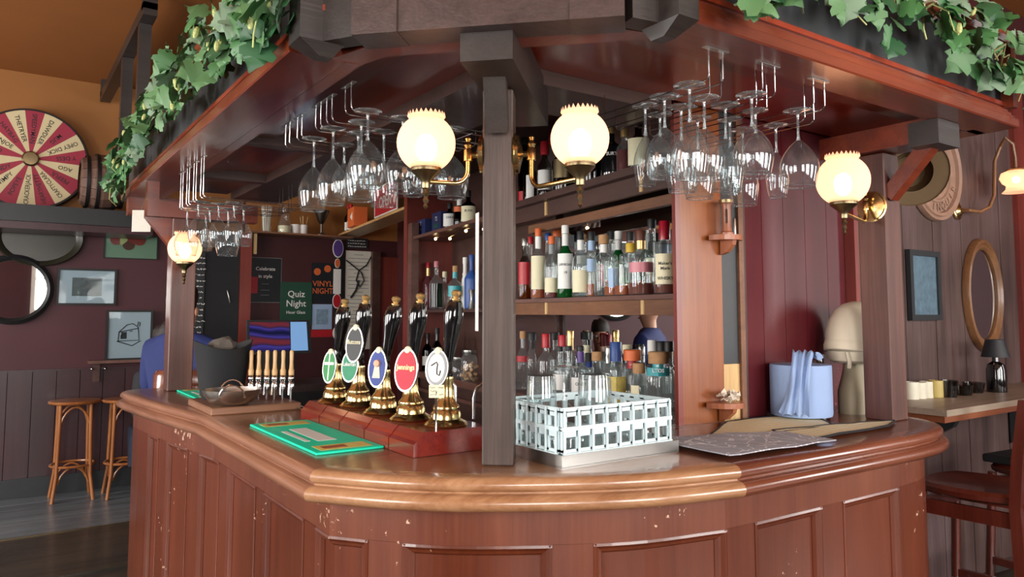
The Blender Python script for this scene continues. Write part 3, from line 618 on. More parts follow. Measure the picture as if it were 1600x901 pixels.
mid = [
 (820, 372, .07, 'amber whisky bottle with a red label beside the grey post', D(liq='liq_amber', fill=.95, lab='red', cap='steel', g='glass_smoke', lz=(.25, .62))),
 (841, 357, .07, 'pale whisky bottle with orange cap and tall cream label', D(liq='liq_amber', fill=.25, lab='cream', cap='orange', lz=(.14, .62), neck='white', r=.038)),
 (862, 369, .065, 'squat whisky bottle with low cream label and red strip', D(liq='liq_red', fill=.35, lab='cream', cap='orange', lz=(.10, .34), neck='grey', kind='round', hb=.5)),
 (883, 352, .065, 'green glass whisky bottle with a long white label', D(g='glass_green', lab='white', cap='white', lz=(.13, .62), txt='LAPHROAIG||10', neck='white', r=.038, hb=.56)),
 (907, 361, .07, 'whisky bottle with black cap and yellow cream label', D(liq='liq_clear', lab='cream', cap='black_matte', lz=(.08, .42), hb=.45, kind='round', r=.040, neck='white')),
 (924, 362, .09, 'whisky bottle with black cap and pale blue neck label', D(liq='liq_amber', fill=.38, lab='lightblue', cap='black_matte', lz=(.40, .60), neck='lightblue')),
 (943, 367, .065, 'large clear whisky bottle with a wooden stopper', D(liq='liq_clear', fill=.4, cap='cork', neck='white', r=.042, hb=.6, kind='round', capr=1.5)),
 (958, 399, .06, 'square decanter bottle with blue label and amber spirit', D(liq='liq_amber', fill=.34, lab='lightblue', cap='glass_clear', sq=.7, r=.033, lz=(.22, .7), hb=.74, hn=.12, kind='flat', arc=1.2)),
 (975, 408, .065, 'square bottle with gold flower mark and amber spirit', D(liq='liq_amber', fill=.34, lab='glass_smoke', cap='glass_clear', sq=.7, r=.034, lz=(.3, .7), hb=.76, hn=.1, kind='flat', arc=1.0)),
 (1001, 360, .075, 'big round-shouldered bottle with copper collar and pink label', D(liq='liq_dark', fill=.34, lab='pink', cap='brown', neck='gold_knob', r=.050, hb=.58, kind='round', lz=(.36, .52), rn=.017)),
 (1018, 342, .15, 'tall clear bottle of pale gold spirit with slender neck', D(liq='liq_gold', fill=.9, cap='black_matte', lab='cream', lz=(.3, .5), r=.036)),
 (1038, 345, .06, 'bourbon bottle dipped in red wax with a square cream label', D(liq='liq_dark', fill=.36, lab='cream', cap='wax_red', caph=.062, capr=1.35, r=.042, hb=.52, lz=(.14, .56), kind='flat', rn=.015, arc=1.9, txt="Maker's|Mark||WHISKY", tsize=.0165)),
 (829, 370, .2, 'clear bottle with a crimson cap behind the cream-labelled whisky', D(cap='red', r=.034)),
 (856, 364, .2, 'bottle with a dark blue cap in the back row', D(cap='blue', r=.034, liq='liq_gold')),
 (871, 358, .2, 'bottle with a bright orange cap in the back row', D(cap='orange', r=.034, capr=1.7)),
 (911, 366, .2, 'bottle with a cork stopper in the back row', D(cap='cork', r=.034, lab='white', lz=(.55, .68))),
 (955, 361, .21, 'dark capped bottle in the back row behind the square decanter', D(cap='black_matte', r=.034, liq='liq_amber')),
 (966, 361, .2, 'slim green bottle with a white collar in the back row', D(g='glass_green', cap='white', r=.034, neck='white')),
 (986, 380, .14, 'small pale bottle with a yellow cap', D(cap='yellow', r=.034, capr=1.6, liq='liq_gold')),
 (985, 362, .22, 'bottle with a black cap behind the yellow-capped one', D(cap='black_matte', r=.034)),
]
row(mid, 1.5475, 'whisky bottles on the middle shelf', 'on the middle shelf')
low = [
 (817, 517, .10, 'clear bottle with beige cap next to the grey post', D(cap='cork', lab='red', lz=(.5, .6))),
 (831, 519, .12, 'clear bottle with a square black cap and black neck band', D(cap='black_matte', neck='black_matte', capr=1.7, caph=.035)),
 (853, 521, .12, 'vodka bottle with a bright red cap', D(cap='red', caph=.06, r=.042, capr=1.5)),
 (867, 519, .2, 'bottle with a black cap behind the red-capped ones', D(cap='black_matte', capr=1.6)),
 (879, 523, .16, 'smaller vodka bottle with a red cap', D(cap='red', caph=.05, capr=1.5)),
 (891, 516, .16, 'slim bottle with a gold foil neck', D(cap='gold_knob', neck='gold_knob', r=.032)),
 (875, 541, .07, 'short-necked bottle with small black cap and white label', D(cap='black_matte', lab='white', lz=(.2, .5), caph=.015)),
 (889, 540, .09, 'clear gin bottle with a small black cap', D(cap='black_matte', caph=.015, r=.04)),
 (907, 540, .07, 'gin bottle with dark collar and large white printed label', D(cap='black_matte', neck='purple', lab='white', lz=(.12, .48), r=.045, kind='round', txt='ONLY', caph=.015)),
 (916, 539, .2, 'bottle with a cream stopper in the back row', D(cap='cream')),
 (920, 551, .12, 'bottle with dark cap and blue collar', D(cap='charcoal', neck='royal', r=.034)),
 (933, 549, .09, 'clear bottle with a pale wooden stopper', D(cap='cork', capr=1.7, r=.04, kind='round')),
 (962, 534, .08, 'square tequila bottle with dark blue cap and green and orange label', D(cap='blue', caph=.07, capr=1.7, sq=.6, r=.042, lab='mat_print', lz=(.1, .52), hb=.58, liq='liq_gold', kind='flat')),
 (951, 542, .2, 'bottle with a silver collar behind the tequila', D(cap='steel', neck='steel')),
 (980, 538, .2, 'bottle with a pale cap in the back row near the tequila', D(cap='cream', capr=1.5)),
 (988, 546, .13, 'tequila bottle with orange cap and red collar label', D(cap='orange', capr=1.9, caph=.035, neck='red', lab='red', lz=(.72, .82), r=.036, hb=.6, txt='LTOS', txtm='white', rn=.019)),
 (998, 567, .06, 'stubby bottle with a cork and a hanging cream tag', D(cap='cork', capr=1.7, r=.036, lab='cream', lz=(.1, .62), arc=1.0, kind='round', hn=.2, turn=-.5)),
 (1019, 531, .19, 'tall bottle with a white cap', D(cap='white', caph=.05, capr=1.4)),
 (1034, 533, .2, 'tall bottle with a matt black cap in the back row', D(cap='black_matte', capr=1.7, caph=.04)),
 (1028, 549, .06, 'cut-glass tequila bottle with wooden cap and blue collar label', D(cap='cork', capr=1.9, caph=.035, lab='teal', lz=(.68, .80), sq=.5, r=.044, hb=.6, kind='flat', rn=.019, neck='teal', txt='LTOS', txtm='white')),
 (1045, 533, .12, 'tall clear bottle with a black cap by the orange panel', D(cap='black_matte', capr=1.3, caph=.03)),
]
row(low, 1.0855, 'gin and tequila bottles on the back counter', 'behind the glass crate')
up = [
 (820, 215, .08, 'bottle with a red foot label', D(g='glass_brown', lab='red', lz=(.05, .2), cap='black_matte')),
 (828, 235, .06, 'dark rum bottle with a narrow white label', D(g='glass_brown', lab='white', lz=(.06, .52), cap='black_matte', arc=1.1)),
 (851, 221, .07, 'bottle with a red cap and white oval label', D(g='glass_smoke', lab='white', lz=(.15, .5), cap='red', caph=.06, capr=1.5)),
 (863, 203, .17, 'taller red-capped bottle', D(cap='red', caph=.06, capr=1.5)),
 (881, 215, .06, 'round dark liqueur bottle with a gold horseshoe label', D(g='glass_brown', lab='brass_dull', lz=(.25, .6), kind='round', r=.055, cap='brass')),
 (926, 205, .06, 'stout brown jug of spirit', D(g='glass_brown', r=.058, kind='round', cap='brass_dull', liq='liq_dark')),
 (955, 195, .06, 'black bottle with small white lettering', D(g='black_gloss', lab='black_gloss', txt='SURT', txtm='white', r=.045, lz=(.1, .6), cap='gold_knob')),
 (976, 200, .07, 'wide clear bottle of bright red spirit', D(liq='liq_red', fill=1.0, r=.052, kind='round', cap='gold_knob')),
 (997, 185, .07, 'bottle with a big cream printed label', D(lab='cream', lz=(.1, .62), r=.045, cap='black_matte', g='glass_amber')),
]
row(up, 2.0305, 'bottles on the top shelf', 'on the top shelf behind the lamps')
lt = [
 (703, 318, .05, 'dark bottle with a square white label', D(g='glass_brown', lab='white', lz=(.1, .6), cap='black_matte', txt='DEKA', r=.045)),
 (718, 322, .05, 'dark bottle with an orange band', D(g='glass_brown', lab='orange', lz=(.55, .75), cap='white', r=.038)),
 (732, 298, .06, 'green bottle with a long cream label', D(g='glass_darkgreen', lab='cream', lz=(.08, .55), cap='black_matte', r=.047, txt='BUWI')),
]
row(lt, 2.0055, 'bottles by the crisp boxes', 'on the shelf above the hooks')
ls = [
 (651, 436, .06, 'small bottle with round white label', D(g='glass_smoke', lab='white', lz=(.1, .6), cap='steel', r=.04, kind='round')),
 (660, 420, .12, 'pink gin bottle with a red cap', D(g='glass_pink', cap='red', r=.037)),
 (669, 410, .10, 'pink bottle with a gold neck', D(g='glass_pink', cap='red', neck='gold_knob', r=.04)),
 (682, 408, .06, 'tall clear bottle with dark leaf pattern and pink cap', D(cap='pink', r=.045, lab='glass_darkgreen', lz=(.05, .55))),
 (695, 424, .14, 'clear bottle with a cream cap', D(cap='cream', r=.04)),
 (711, 415, .06, 'clear bottle with teal label and cork', D(cap='cork', neck='teal', lab='teal', lz=(.3, .55), r=.045)),
 (727, 402, .12, 'frosted white bottle', D(g='white', cap='white', r=.04)),
 (737, 398, .08, 'frosted blue bottle', D(g='blue', cap='blue', r=.043)),
]
row(ls, 1.5035, 'bottles on the shelf behind the beer pumps', 'behind the beer pumps')
lb_ = [(668, 520, .1, 'dark wine bottle with white label', D(g='glass_darkgreen', lab='white', lz=(.15, .4), cap='black_matte', r=.038)), (683, 512, .1, 'dark green wine bottle', D(g='glass_darkgreen', cap='black_matte', r=.038)), (697, 525, .1, 'brown bottle', D(g='glass_brown', cap='brass', r=.04))]
row(lb_, 1.0855, 'wine bottles on the low shelf', 'standing low behind the beer pumps')
# crisp boxes, jigger, jars, sheet of paper on the post
for i, (x, y, lab_, t) in enumerate(((660, 352, 'navy crisp box with yellow and orange print', '&'), (684, 345, 'navy crisp box lettered in green', 'SALT'))):
    p = BO+BN*.05; q = at(x, y, line=((p.x, p.y), (BN.x, BN.y))); r = thing('crisp_box', lab_+' on the shelf left of the bottles' if 0 else lab_+' on the shelf beside the dark bottles', 'box', (q.x, q.y, 2.0055))
    a = bbox(MB(), -.085, .085, -.01, .12, 0, .135 if i else .12); a.v = [tuple(V3(v)-BO) for v in a.v]; o = a.build('carton', 'navy_box', r)
    M = frameM(-BN*.0115+V3(0, 0, .09), -BW, (0, 0, 1), -BN)
    text_mesh({0: 'S', 1: 'TS'}[i], .04, 'white', o, M)
    text_mesh({0: '*', 1: 'SALT'}[i], .04, 'yellow' if i == 0 else 'green', o, frameM(-BN*.0115+V3(0, 0, .045), -BW, (0, 0, 1), -BN))
p = BO+BN*.02; q = at(737, 483, line=((p.x, p.y), (BN.x, BN.y))); r = thing('jigger', 'small steel double-ended spirit measure on the shelf by the blue bottle', 'measure', (q.x, q.y, 1.5035))
MB().lathe([(0, .001), (.022, 0), (.008, .055), (.008, .06), (.019, .11), (.017, .11), (0, .065)], 14).build('cups', 'steel', r, True)
for x, y, h, lab_ in ((733, 600, .16, 'glass jar of pale corks with a steel lid behind the last pump'), (716, 605, .11, 'smaller glass jar beside the jar of corks')):
    p = BO+BN*.06; q = at(x, y, line=((p.x, p.y), (BN.x, BN.y))); r = thing('glass_jar', lab_, 'jar', (q.x, q.y, 1.0856))
    MB().lathe([(0, 0), (.045, 0), (.048, .01), (.048, h*.8), (.038, h*.93), (.038, h)], 18).build('jar_glass', 'glass_clear', r, True); MB().lathe([(.04, h-.005), (.042, h), (.042, h+.018), (0, h+.018)], 18).build('lid', 'steel', r, True)
    if h > .12:
        for k in range(16): a = k*2.4; MB().lathe([(0, 0), (.0105, 0), (.0105, .03), (0, .03)], 7, c=(.026*math.cos(a), .026*math.sin(a), .005+.0055*k), axis=(math.cos(a*3), math.sin(a*2), .3)).build('cork', 'cork', r)
pg = thing('paper_sheet', 'curled white sheet of paper pinned behind the greyish post', 'paper', tuple(at(747, 500, d=2.05)))
MB().sweep([(0, 0), (.008, .028), (.022, .05)], [(0, -.03), (.0012, -.03), (.002, .30), (0, .30)], True).build('sheet', 'white', pg)

fl_ = thing('fairy_lights', 'string of tiny warm lights under the shelf behind the pumps', 'lights', tuple(bp_(1.9, .02, 1.975)))
ps = [bp_(1.45+.13*i, .03, 1.965-.012*math.sin(i*1.3))-fl_.location for i in range(9)]; MB().tube([ps[0]+V3(0, 0, .02)]+ps, .002, 5).build('wire', 'brass_dull', fl_, True)
for p in ps[::2]: MB().ball(p+V3(0, 0, -.012), .009, 8, 6).build('bulb', 'led', fl_, True)
# ------------------------------------------------------------------ globe wall lamps
def globe_lamp(label, plate, outdir, side, gpos, r, group=None):
    """plate on a post face, an arm that drops and runs out, cup, frosted globe with frilled rim, finial"""
    P, G, N = V3(plate), V3(gpos), V3(outdir).normalized()
    root = thing('globe_lamp', label, 'lamp', tuple(P)); L0 = P
    g = G-L0; zc = g.z-r*.86
    MB().lathe([(0, .022), (.012, .022), (.03, .016), (.05, .012), (.05, .004), (.056, .003), (.056, 0), (0, 0)], 24, axis=N).build('back_plate', 'brass', root, True)
    k0 = N*.045; zA = zc-.035
    pts = [N*.015, k0, k0+V3(0, 0, -.02)]
    end = V3(g.x, g.y, zA); hz = V3(end.x-k0.x, end.y-k0.y, 0); hl = hz.length; hd = hz.normalized(); rr = .035
    pts = [k0+V3(0, 0, .0), k0+V3(0, 0, zA+rr)]
    for i in range(1, 6): a = i/5*PI/2; pts.append(k0+V3(0, 0, zA+rr-rr*math.sin(a))+hd*(rr*(1-math.cos(a))))
    pts.append(end)
    MB().tube(pts, .0065, 10).build('arm', 'brass', root, True)
    m = MB().tube([N*.01, k0], .008, 8); m.lathe([(0, -.018), (.012, -.016), (.012, .012), (.007, .018), (.011, .026), (.005, .036), (.008, .044), (0, .052)], 12, c=k0); m.build('joint', 'brass', root, True)
    c = V3(g.x, g.y, zc)
    MB().lathe([(r*.50, .012), (r*.52, .008), (r*.52, -.008), (r*.44, -.014), (.014, -.032), (.011, -.04), (.011, -.052), (.006, -.056), (.010, -.066), (.005, -.074), (.008, -.084), (.004, -.092), (.0065, -.100), (0, -.108)], 20, c=c).build('cup', 'brass_dull', root, True)
    gl = MB(); pr = []
    for i in range(15): a = PI*(.16+.68*i/14); pr.append((r*math.sin(a), -r*math.cos(a)))
    gl.lathe(pr+[(r*.60, r*.86), (r*.64, r*.92)], 36, c=g); go = gl.build('globe', 'globe_glass', root, True, angle=180)
    fr = MB(); n = 48; P_ = []
    for z, rad, amp in ((r*.84, r*.57, 0), (r*.93, r*.65, .0), (r*1.0, r*.62, .006)):
        for i in range(n): a = 2*PI*i/n; P_.append((g.x+rad*math.cos(a), g.y+rad*math.sin(a), g.z+z+amp*math.cos(a*24)))
    fr.add(P_, [(k*n+i, k*n+(i+1) % n, (k+1)*n+(i+1) % n, (k+1)*n+i) for k in range(2) for i in range(n)]).build('frilled_rim', 'globe_glass', root, True, angle=180)
    MB().ball(g+V3(0, 0, -.012), .028, 12, 8, (1, 1, 1.3)).build('bulb', 'bulb', root, True)
    return root
C3 = V3(1.012, 1.592, 0); a3 = V3(ca.x, ca.y, 0); b3 = V3(cb.x, cb.y, 0)
gL = at(666, 224, d=1.93); gR = at(906, 217, d=1.80)
pl = C3+b3*.045; pr_ = C3+a3*.078+b3*.045
globe_lamp('lit peach glass globe on the pump side of the greyish post', (pl.x, pl.y, 1.895), -a3, 1, gL, .076, 'lit globe wall lamps')
globe_lamp('lit peach glass globe on the glass crate side of the greyish post', (pr_.x, pr_.y, 1.895), a3, 1, gR, .071, 'lit globe wall lamps')
gX = at(1317, 282, d=2.42); globe_lamp('lit glass globe on the reddish post by the mannequin head', (2.602, 1.455, 1.865), (-1, 0, 0), 1, gX, .083, 'lit globe wall lamps')
gF = at(289, 388, d=3.585); globe_lamp('distant lit globe on the far post, behind hanging glasses', (.755, 3.95, 1.80), (0, -1, 0), 1, gF, .077, 'lit globe wall lamps')
# ------------------------------------------------------------------ hanging glass racks and glasses
def rack(label, hooks, z0, z1, direction, length, pair=.05):
    """hooks: list of (x, y) of the channel middles at the soffit; wires run along direction"""
    D_ = V3(direction); S = V3(-D_.y, D_.x, 0); c0 = V3(hooks[0][0], hooks[0][1], z0)
    root = thing('glass_rack', label, 'glass rack', tuple(c0))
    for h in hooks:
        b = V3(h[0], h[1], 0)
        for s in (-1, 1):
            q = b+S*(pair/2*s); e = q+D_*length
            pts = [q+V3(0, 0, z0), q+V3(0, 0, z1+.012), q+D_*.004+V3(0, 0, z1+.004), q+D_*.014+V3(0, 0, z1), e+V3(0, 0, z1), e+D_*.012+V3(0, 0, z1+.01), e+D_*.012+V3(0, 0, z0-.03)]
            MB().tube(pts, .0018, 6).build('wire', 'chrome', root, True, True)
        MB().cbox(b+V3(0, 0, z0-.002), (.085 if abs(D_.x) < .5 else .014, .014 if abs(D_.x) < .5 else .085, .003)).build('fixing_plate', 'steel', root, False, True)
    for h in (hooks[0], hooks[-1]): pass
    e0, e1 = V3(hooks[0][0], hooks[0][1], z1-.003)+D_*length*.8, V3(hooks[-1][0], hooks[-1][1], z1-.003)+D_*length*.8
    if abs(D_.x) > .5: MB().tube([e0, e1], .0018, 6).build('cross_wire', 'chrome', root, True, True)
    return root
rack('chrome wire glass rack over the beer pumps', [(.80, 1.972), (.80, 2.118), (.80, 2.211), (.80, 2.384), (.80, 2.507)], 2.13, 2.05, (1, 0, 0), .52, .044)
rack('chrome wire glass rack over the glass crate', [(1.434, 1.185), (1.637, 1.182), (1.862, 1.182)], 2.13, 2.05, (0, 1, 0), .45, .052)
rack('second row of chrome glass rails behind the rack over the glass crate', [(1.55, 1.285), (1.745, 1.285), (1.975, 1.288)], 2.186, 2.05, (0, 1, 0), .40, .046)
rack('small chrome glass rack over the far post lamp', [(.685, 3.26), (.685, 3.40), (.685, 3.54), (.685, 3.68)], 2.13, 1.96, (1, 0, 0), .45, .05)
def lathe_wall(outer, t=.0012):
    inner = [(max(0, r-t), z) for r, z in reversed(outer)]
    return outer+inner
def glass_proto(name, foot, stem, bowl, rb, rim, label):
    """upside down: foot on top at z=0, rim below"""
    root = thing(name, label, 'glass')
    pr = [(0, -.0005), (foot*.5, -.0005), (foot, .0012), (foot, .0026), (foot*.5, .0045), (.006, .009), (.0042, .014), (.0036, .03), (.0036, stem-.012), (.006, stem)]
    pr = [(r, -z) for r, z in pr]
    MB().lathe(pr, 24).build('foot_and_stem', 'glass_stem', root, True, angle=180)
    o = []; n = 12
    for i in range(n+1):
        t = i/n
        rr = rb*math.sin(min(1, t*1.65)*PI/2)**.75 if t < .6 else rb+(rim-rb)*((t-.6)/.4)**1.4
        o.append((max(.004, rr), -(stem+bowl*t)))
    MB().lathe(o+[(o[-1][0]-.0014, o[-1][1]), (o[-1][0]-.0014, o[-1][1]+.003)], 28).build('bowl', 'glass_thin', root, True, angle=180)
    MB().tube([(o[-1][0]*math.cos(i*PI/14), o[-1][0]*math.sin(i*PI/14), o[-1][1]) for i in range(28)], .0011, 5, closed=True).build('rim', 'glass_stem', root, True)
    return root
GP = {'big': glass_proto('wine_glass', .040, .095, .145, .047, .037, 'x'), 'gob': glass_proto('wine_glass', .040, .085, .135, .053, .042, 'x'),
      'fl': glass_proto('wine_glass', .036, .085, .14, .034, .025, 'x'), 'sm': glass_proto('wine_glass', .036, .065, .115, .040, .032, 'x')}
USED = set()
def hang(kind, x, y, z, label, group, h=None):
    p = at(x, y, z=z); src = GP[kind]
    if kind not in USED: USED.add(kind); src.location = p; src['label'] = label; src['group'] = group; return src
    return copytree(src, tuple(p), 0, label, group)
for k, x, y in (('fl', 1008, 164), ('gob', 1038, 150), ('big', 1077, 132), ('gob', 1100, 152), ('sm', 1031, 178), ('big', 1064, 166), ('big', 1133, 163), ('gob', 1174, 147), ('fl', 1140, 185), ('big', 1090, 184), ('sm', 1180, 172), ('gob', 1246, 172), ('fl', 1212, 195), ('big', 1160, 202)):
    hang(k, x, y, 2.054, {'fl': 'narrow flute-shaped glass hanging upside down in the rack over the glass crate', 'gob': 'wide goblet hanging upside down in the rack over the glass crate', 'big': 'tall wine glass hanging upside down in the rack over the glass crate', 'sm': 'small wine glass hanging upside down in the rack over the glass crate'}[k], 'glasses in the rack over the glass crate')
for k, x, y in (('gob', 575, 173), ('gob', 630, 184), ('big', 565, 190), ('big', 521, 200), ('big', 491, 216), ('sm', 560, 207), ('sm', 538, 225), ('big', 600, 205), ('gob', 706, 200), ('sm', 680, 218), ('sm', 646, 224)):
    hang(k, x, y, 2.054, {'gob': 'wide goblet hanging upside down in the rack over the beer pumps', 'big': 'tall wine glass hanging upside down in the rack over the beer pumps', 'sm': 'small wine glass hanging upside down in the rack over the beer pumps'}[k], 'glasses in the rack over the beer pumps')
for k, x, y in (('gob', 293, 325), ('sm', 310, 314), ('sm', 342, 317), ('sm', 381, 323), ('gob', 357, 326), ('sm', 328, 324), ('sm', 322, 334), ('sm', 366, 316)):
    hang(k, x, y, 1.964, {'gob': 'large wine glass hanging in the far rack by the distant lamp', 'sm': 'small wine glass hanging in the far rack by the distant lamp'}[k], 'glasses in the far rack')
# ------------------------------------------------------------------ beer pumps
PU = [(524, 628, 540, 466), (560, 634, 572, 460), (599, 645, 620, 462), (642, 655, 658, 457), (697, 664, 714, 452)]
ZP = 1.165
bases = [at(a, b, z=ZP) for a, b, _, _ in PU]
pln = thing('pump_plinth', 'glossy red-brown moulded plinth under the five beer pumps', 'plinth', (1.03, 2.2, CT))
vs_ = [2.66]+[(bases[i].y+bases[i+1].y)/2 for i in range(4)]+[1.775]
for i in range(5):
    v1, v0 = vs_[i]-.003, vs_[i+1]+.003
    sec = [(.918, CT+.001), (.918, CT+.034), (.928, CT+.042), (.934, CT+.050), (.948, CT+.0645), (1.155, CT+.0645), (1.155, CT+.001)]
    MB().extr([(u, v0, z) for u, z in sec], (0, v1-v0, 0)).build('section', 'plinth_red', pln, False, True)
    if i < 4: MB().extr([(u+.004, v0-.006, z-.002) for u, z in sec], (0, .006, 0)).build('joint_strip', 'plinth_red', pln, False, True)
def clip(parent, c, w, h, col, tilt, text, tcol='white', motif=None, ring='steel'):
    """oval pump clip, facing the customer side"""
    n = V3(-.86, -.5, .12).normalized() if tilt is None else V3(*tilt).normalized(); x = n.cross(V3(0, 0, 1)).normalized()*-1; y = n.cross(x)*-1
    if y.z < 0: y = -y
    x = y.cross(n)
    M = frameM(c, x, y, n)
    e = [(math.cos(2*PI*i/40)*w/2, math.sin(2*PI*i/40)*h/2) for i in range(40)]
    o = MB().extr([M@V3(a, b, 0) for a, b in e], n*.006).build('pump_clip', ring, parent)
    f = MB().extr([M@V3(a*.88, b*.91, .0062) for a, b in e], n*.0012).build('face', col, o)
    if text: text_mesh(text, h*.17, tcol, o, M @ Matrix.Translation((0, h*.06, .0078)), width=w*.78)
    if motif == 'cross':
        for a, b in ((.09, .9), (.8, .09)): MB().extr([M@V3(sx*w*a/2*.9, sy*h*b/2*.9+h*.1*(a > .5), .0076) for sx, sy in ((-1, -1), (1, -1), (1, 1), (-1, 1))], n*.0006).build('stripe', 'white', o)
    if motif == 'swan':
        MB().extr([M@V3(a*.72, b*.76, .0076) for a, b in e], n*.0006).build('disc', 'white', o)
        MB().tube([M@V3(w*t[0], h*t[1], .0095) for t in ((-.22, .06), (-.08, .12), (.0, .16), (.06, .10), (.04, -.02), (.05, -.16), (.16, -.2), (.2, -.06))], .0016, 6).build('bird_outline', 'black_matte', o, True)
    if motif == 'figure':
        MB().lathe([(0, .0), (.012, 0), (.010, .006), (0, .008)], 12, c=M@V3(0, h*.12, .0075), axis=n, sx=1, sy=1).build('figure_head', 'skin', o, True); MB().extr([M@V3(a, b, .0076) for a, b in ((-.014, -.03), (.014, -.03), (.008, .008), (-.008, .008))], n*.0008).build('figure_body', 'cream', o)
    MB().lathe([(.011, 0), (.011, .006), (.008, .009), (0, .009)], 14, c=M@V3(0, h*.46, 0), axis=n).build('badge', 'cream', o, True)
    return o
CL = [((516, 573), .056, .112, 'green', 'x', 'cross', 'green oval clip with a white cross', ''), ((548, 572), .066, .105, 'green2', 'x', None, 'green oval clip with white lettering', 'Lakeman'), ((591, 575), .066, .118, 'royal', 'x', 'figure', 'blue oval clip with a bearded figure', ''), ((636, 578), .078, .124, 'crimson', 'x', None, 'crimson oval clip with gold lettering', 'Jennings'), ((684, 575), .072, .100, 'grey', 'x', 'swan', 'white oval clip with a long-necked bird', '')]
for i, (b, (xb, yb, xt, yt)) in enumerate(zip(bases, PU)):
    desc = CL[i][6]
    r = thing('beer_pump', 'black-handled brass beer pump with a %s' % desc, 'beer pump', (b.x, b.y, ZP), 0, 'hand pumps in a row')
    MB().lathe([(0, 0), (.060, 0), (.062, .004), (.056, .011), (.050, .015), (.043, .020), (.042, .034), (.036, .044), (.038, .050), (.036, .056), (.027, .066), (.022, .085), (.0195, .120), (.022, .128), (.021, .136), (.012, .137), (0, .137)], 28).build('bell_base', 'brass', r, True)
    # handle leans back a little from the customer
    dfw = (b-EYE).dot(FW); tp = at(xt, yt, d=dfw+.02)-b; ax = (tp-V3(0, 0, .137)); Lh = ax.length
    k = Lh
    MB().lathe([(0, 0), (.016, 0), (.018, .01), (.012, .02), (.015, .03), (.012, .04), (.0135, .05), (.0165, k*.30), (.019, k*.42), (.025, k*.58), (.0285, k*.68), (.0275, k*.76), (.020, k*.86), (.013, k*.875), (0, k*.88)], 18, c=(0, 0, .137), axis=ax).build('handle', 'black_gloss', r, True)
    MB().lathe([(.012, k*.875), (.0125, k*.89), (.008, k*.905), (.0125, k*.925), (.0155, k*.952), (.0125, k*.98), (.004, k*.995), (0, k)], 16, c=(0, 0, .137), axis=ax).build('gold_finial', 'gold_knob', r, True)
    cc = at(*CL[i][0], d=dfw-.075)-b
    cl = clip(r, cc, CL[i][1], CL[i][2], CL[i][3], None, CL[i][7], 'white' if i != 3 else 'gold_knob', CL[i][5])
    MB().tube([V3(0, 0, .15), cc+V3(0, 0, -.02)], .005, 6).build('clip_stem', 'chrome', r, True)
    if i < 4 and i != 1:
        e = b
        MB().tube([V3(-.02, .0, .07)+V3(-.02, -.02, 0), V3(-.05, -.03, .06), V3(-.062, -.036, .03), V3(-.062, -.036, -.02)], .004, 8).build('spout', 'chrome', r, True) if 0 else None
# second clip on the second pump and the notice by the last one
r2 = [o for o in bpy.data.objects if o.name.startswith('beer_pump') and o.parent is None]
clip(r2[1], at(555, 538, d=(bases[1]-EYE).dot(FW)-.12)-bases[1], .066, .118, 'black_matte', None, 'Butcons', 'cream')
nt_ = thing('price_notice', 'small cream notice card on a chrome stem in front of the last pump', 'notice', tuple(at(681, 674, z=ZP)))
c = at(682, 611, d=(nt_.location-EYE).dot(FW))-nt_.location; nn = V3(-.57, -.82, 0); xx = V3(.82, -.57, 0)
MB().tube([(0, 0, 0), c], .003, 6).build('stem', 'chrome', nt_, True); o = MB().extr([c+xx*a+V3(0, 0, b) for a, b in ((-.02, -.017), (.02, -.017), (.02, .017), (-.02, .017))], nn*.002).build('card', 'cream', nt_)
scribble(o, frameM(c+nn*.002+V3(0, 0, .010), xx, (0, 0, 1), nn), .034, 3, .009, 'charcoal', .0007)
# curved steel swan spouts behind the pumps
for x, y in ((735, 650), (676, 640)):
    p = at(x, y, z=1.18); s_ = thing('beer_spout', 'bent chrome beer spout behind the %s pump' % ('last' if x > 700 else 'crimson'), 'spout', (p.x+.03, p.y+.03, CT+.066))
    MB().tube([(0, 0, 0), (0, 0, .06), (.006, -.003, .09), (.022, -.012, .105), (.042, -.024, .10), (.05, -.03, .08), (.05, -.03, .0)], .0055, 10).build('pipe', 'chrome', s_, True)
# ------------------------------------------------------------------ on the counter: glass crate on its tray
tr_ = thing('drip_tray', 'shallow stainless steel tray under the white glass crate', 'tray', (1.36, 1.54, CT))
def tb(m, name, mat='steel'): return m.build(name, mat, tr_, False, True)
TA, TB, TC_, TD = 1.15, 1.56, 1.445, 1.76
tb(MB().box((TA, TC_, CT), (TB, TD, CT+.004)), 'base')
for a, b in (((TA, TC_), (TB, TC_+.006)), ((TA, TD-.006), (TB, TD)), ((TA, TC_+.0061), (TA+.006, TD-.0061)), ((TB-.006, TC_+.0061), (TB, TD-.0061))): tb(MB().box((a[0], a[1], CT+.003), (b[0], b[1], CT+.032)), 'rim')
cr = thing('glass_crate', 'white plastic glass crate with slotted sides holding upturned glasses', 'crate', (1.355, 1.60, CT+.0045))
X0, X1, Y0, Y1, ZB, ZT = 1.162, 1.545, 1.46, 1.745, CT+.006, CT+.145
def crb(m, name): return m.build(name, 'crate_white', cr, False, True)
crb(MB().box((X0+.01, Y0+.01, ZB), (X1-.01, Y1-.01, ZB+.006)), 'crate_floor')
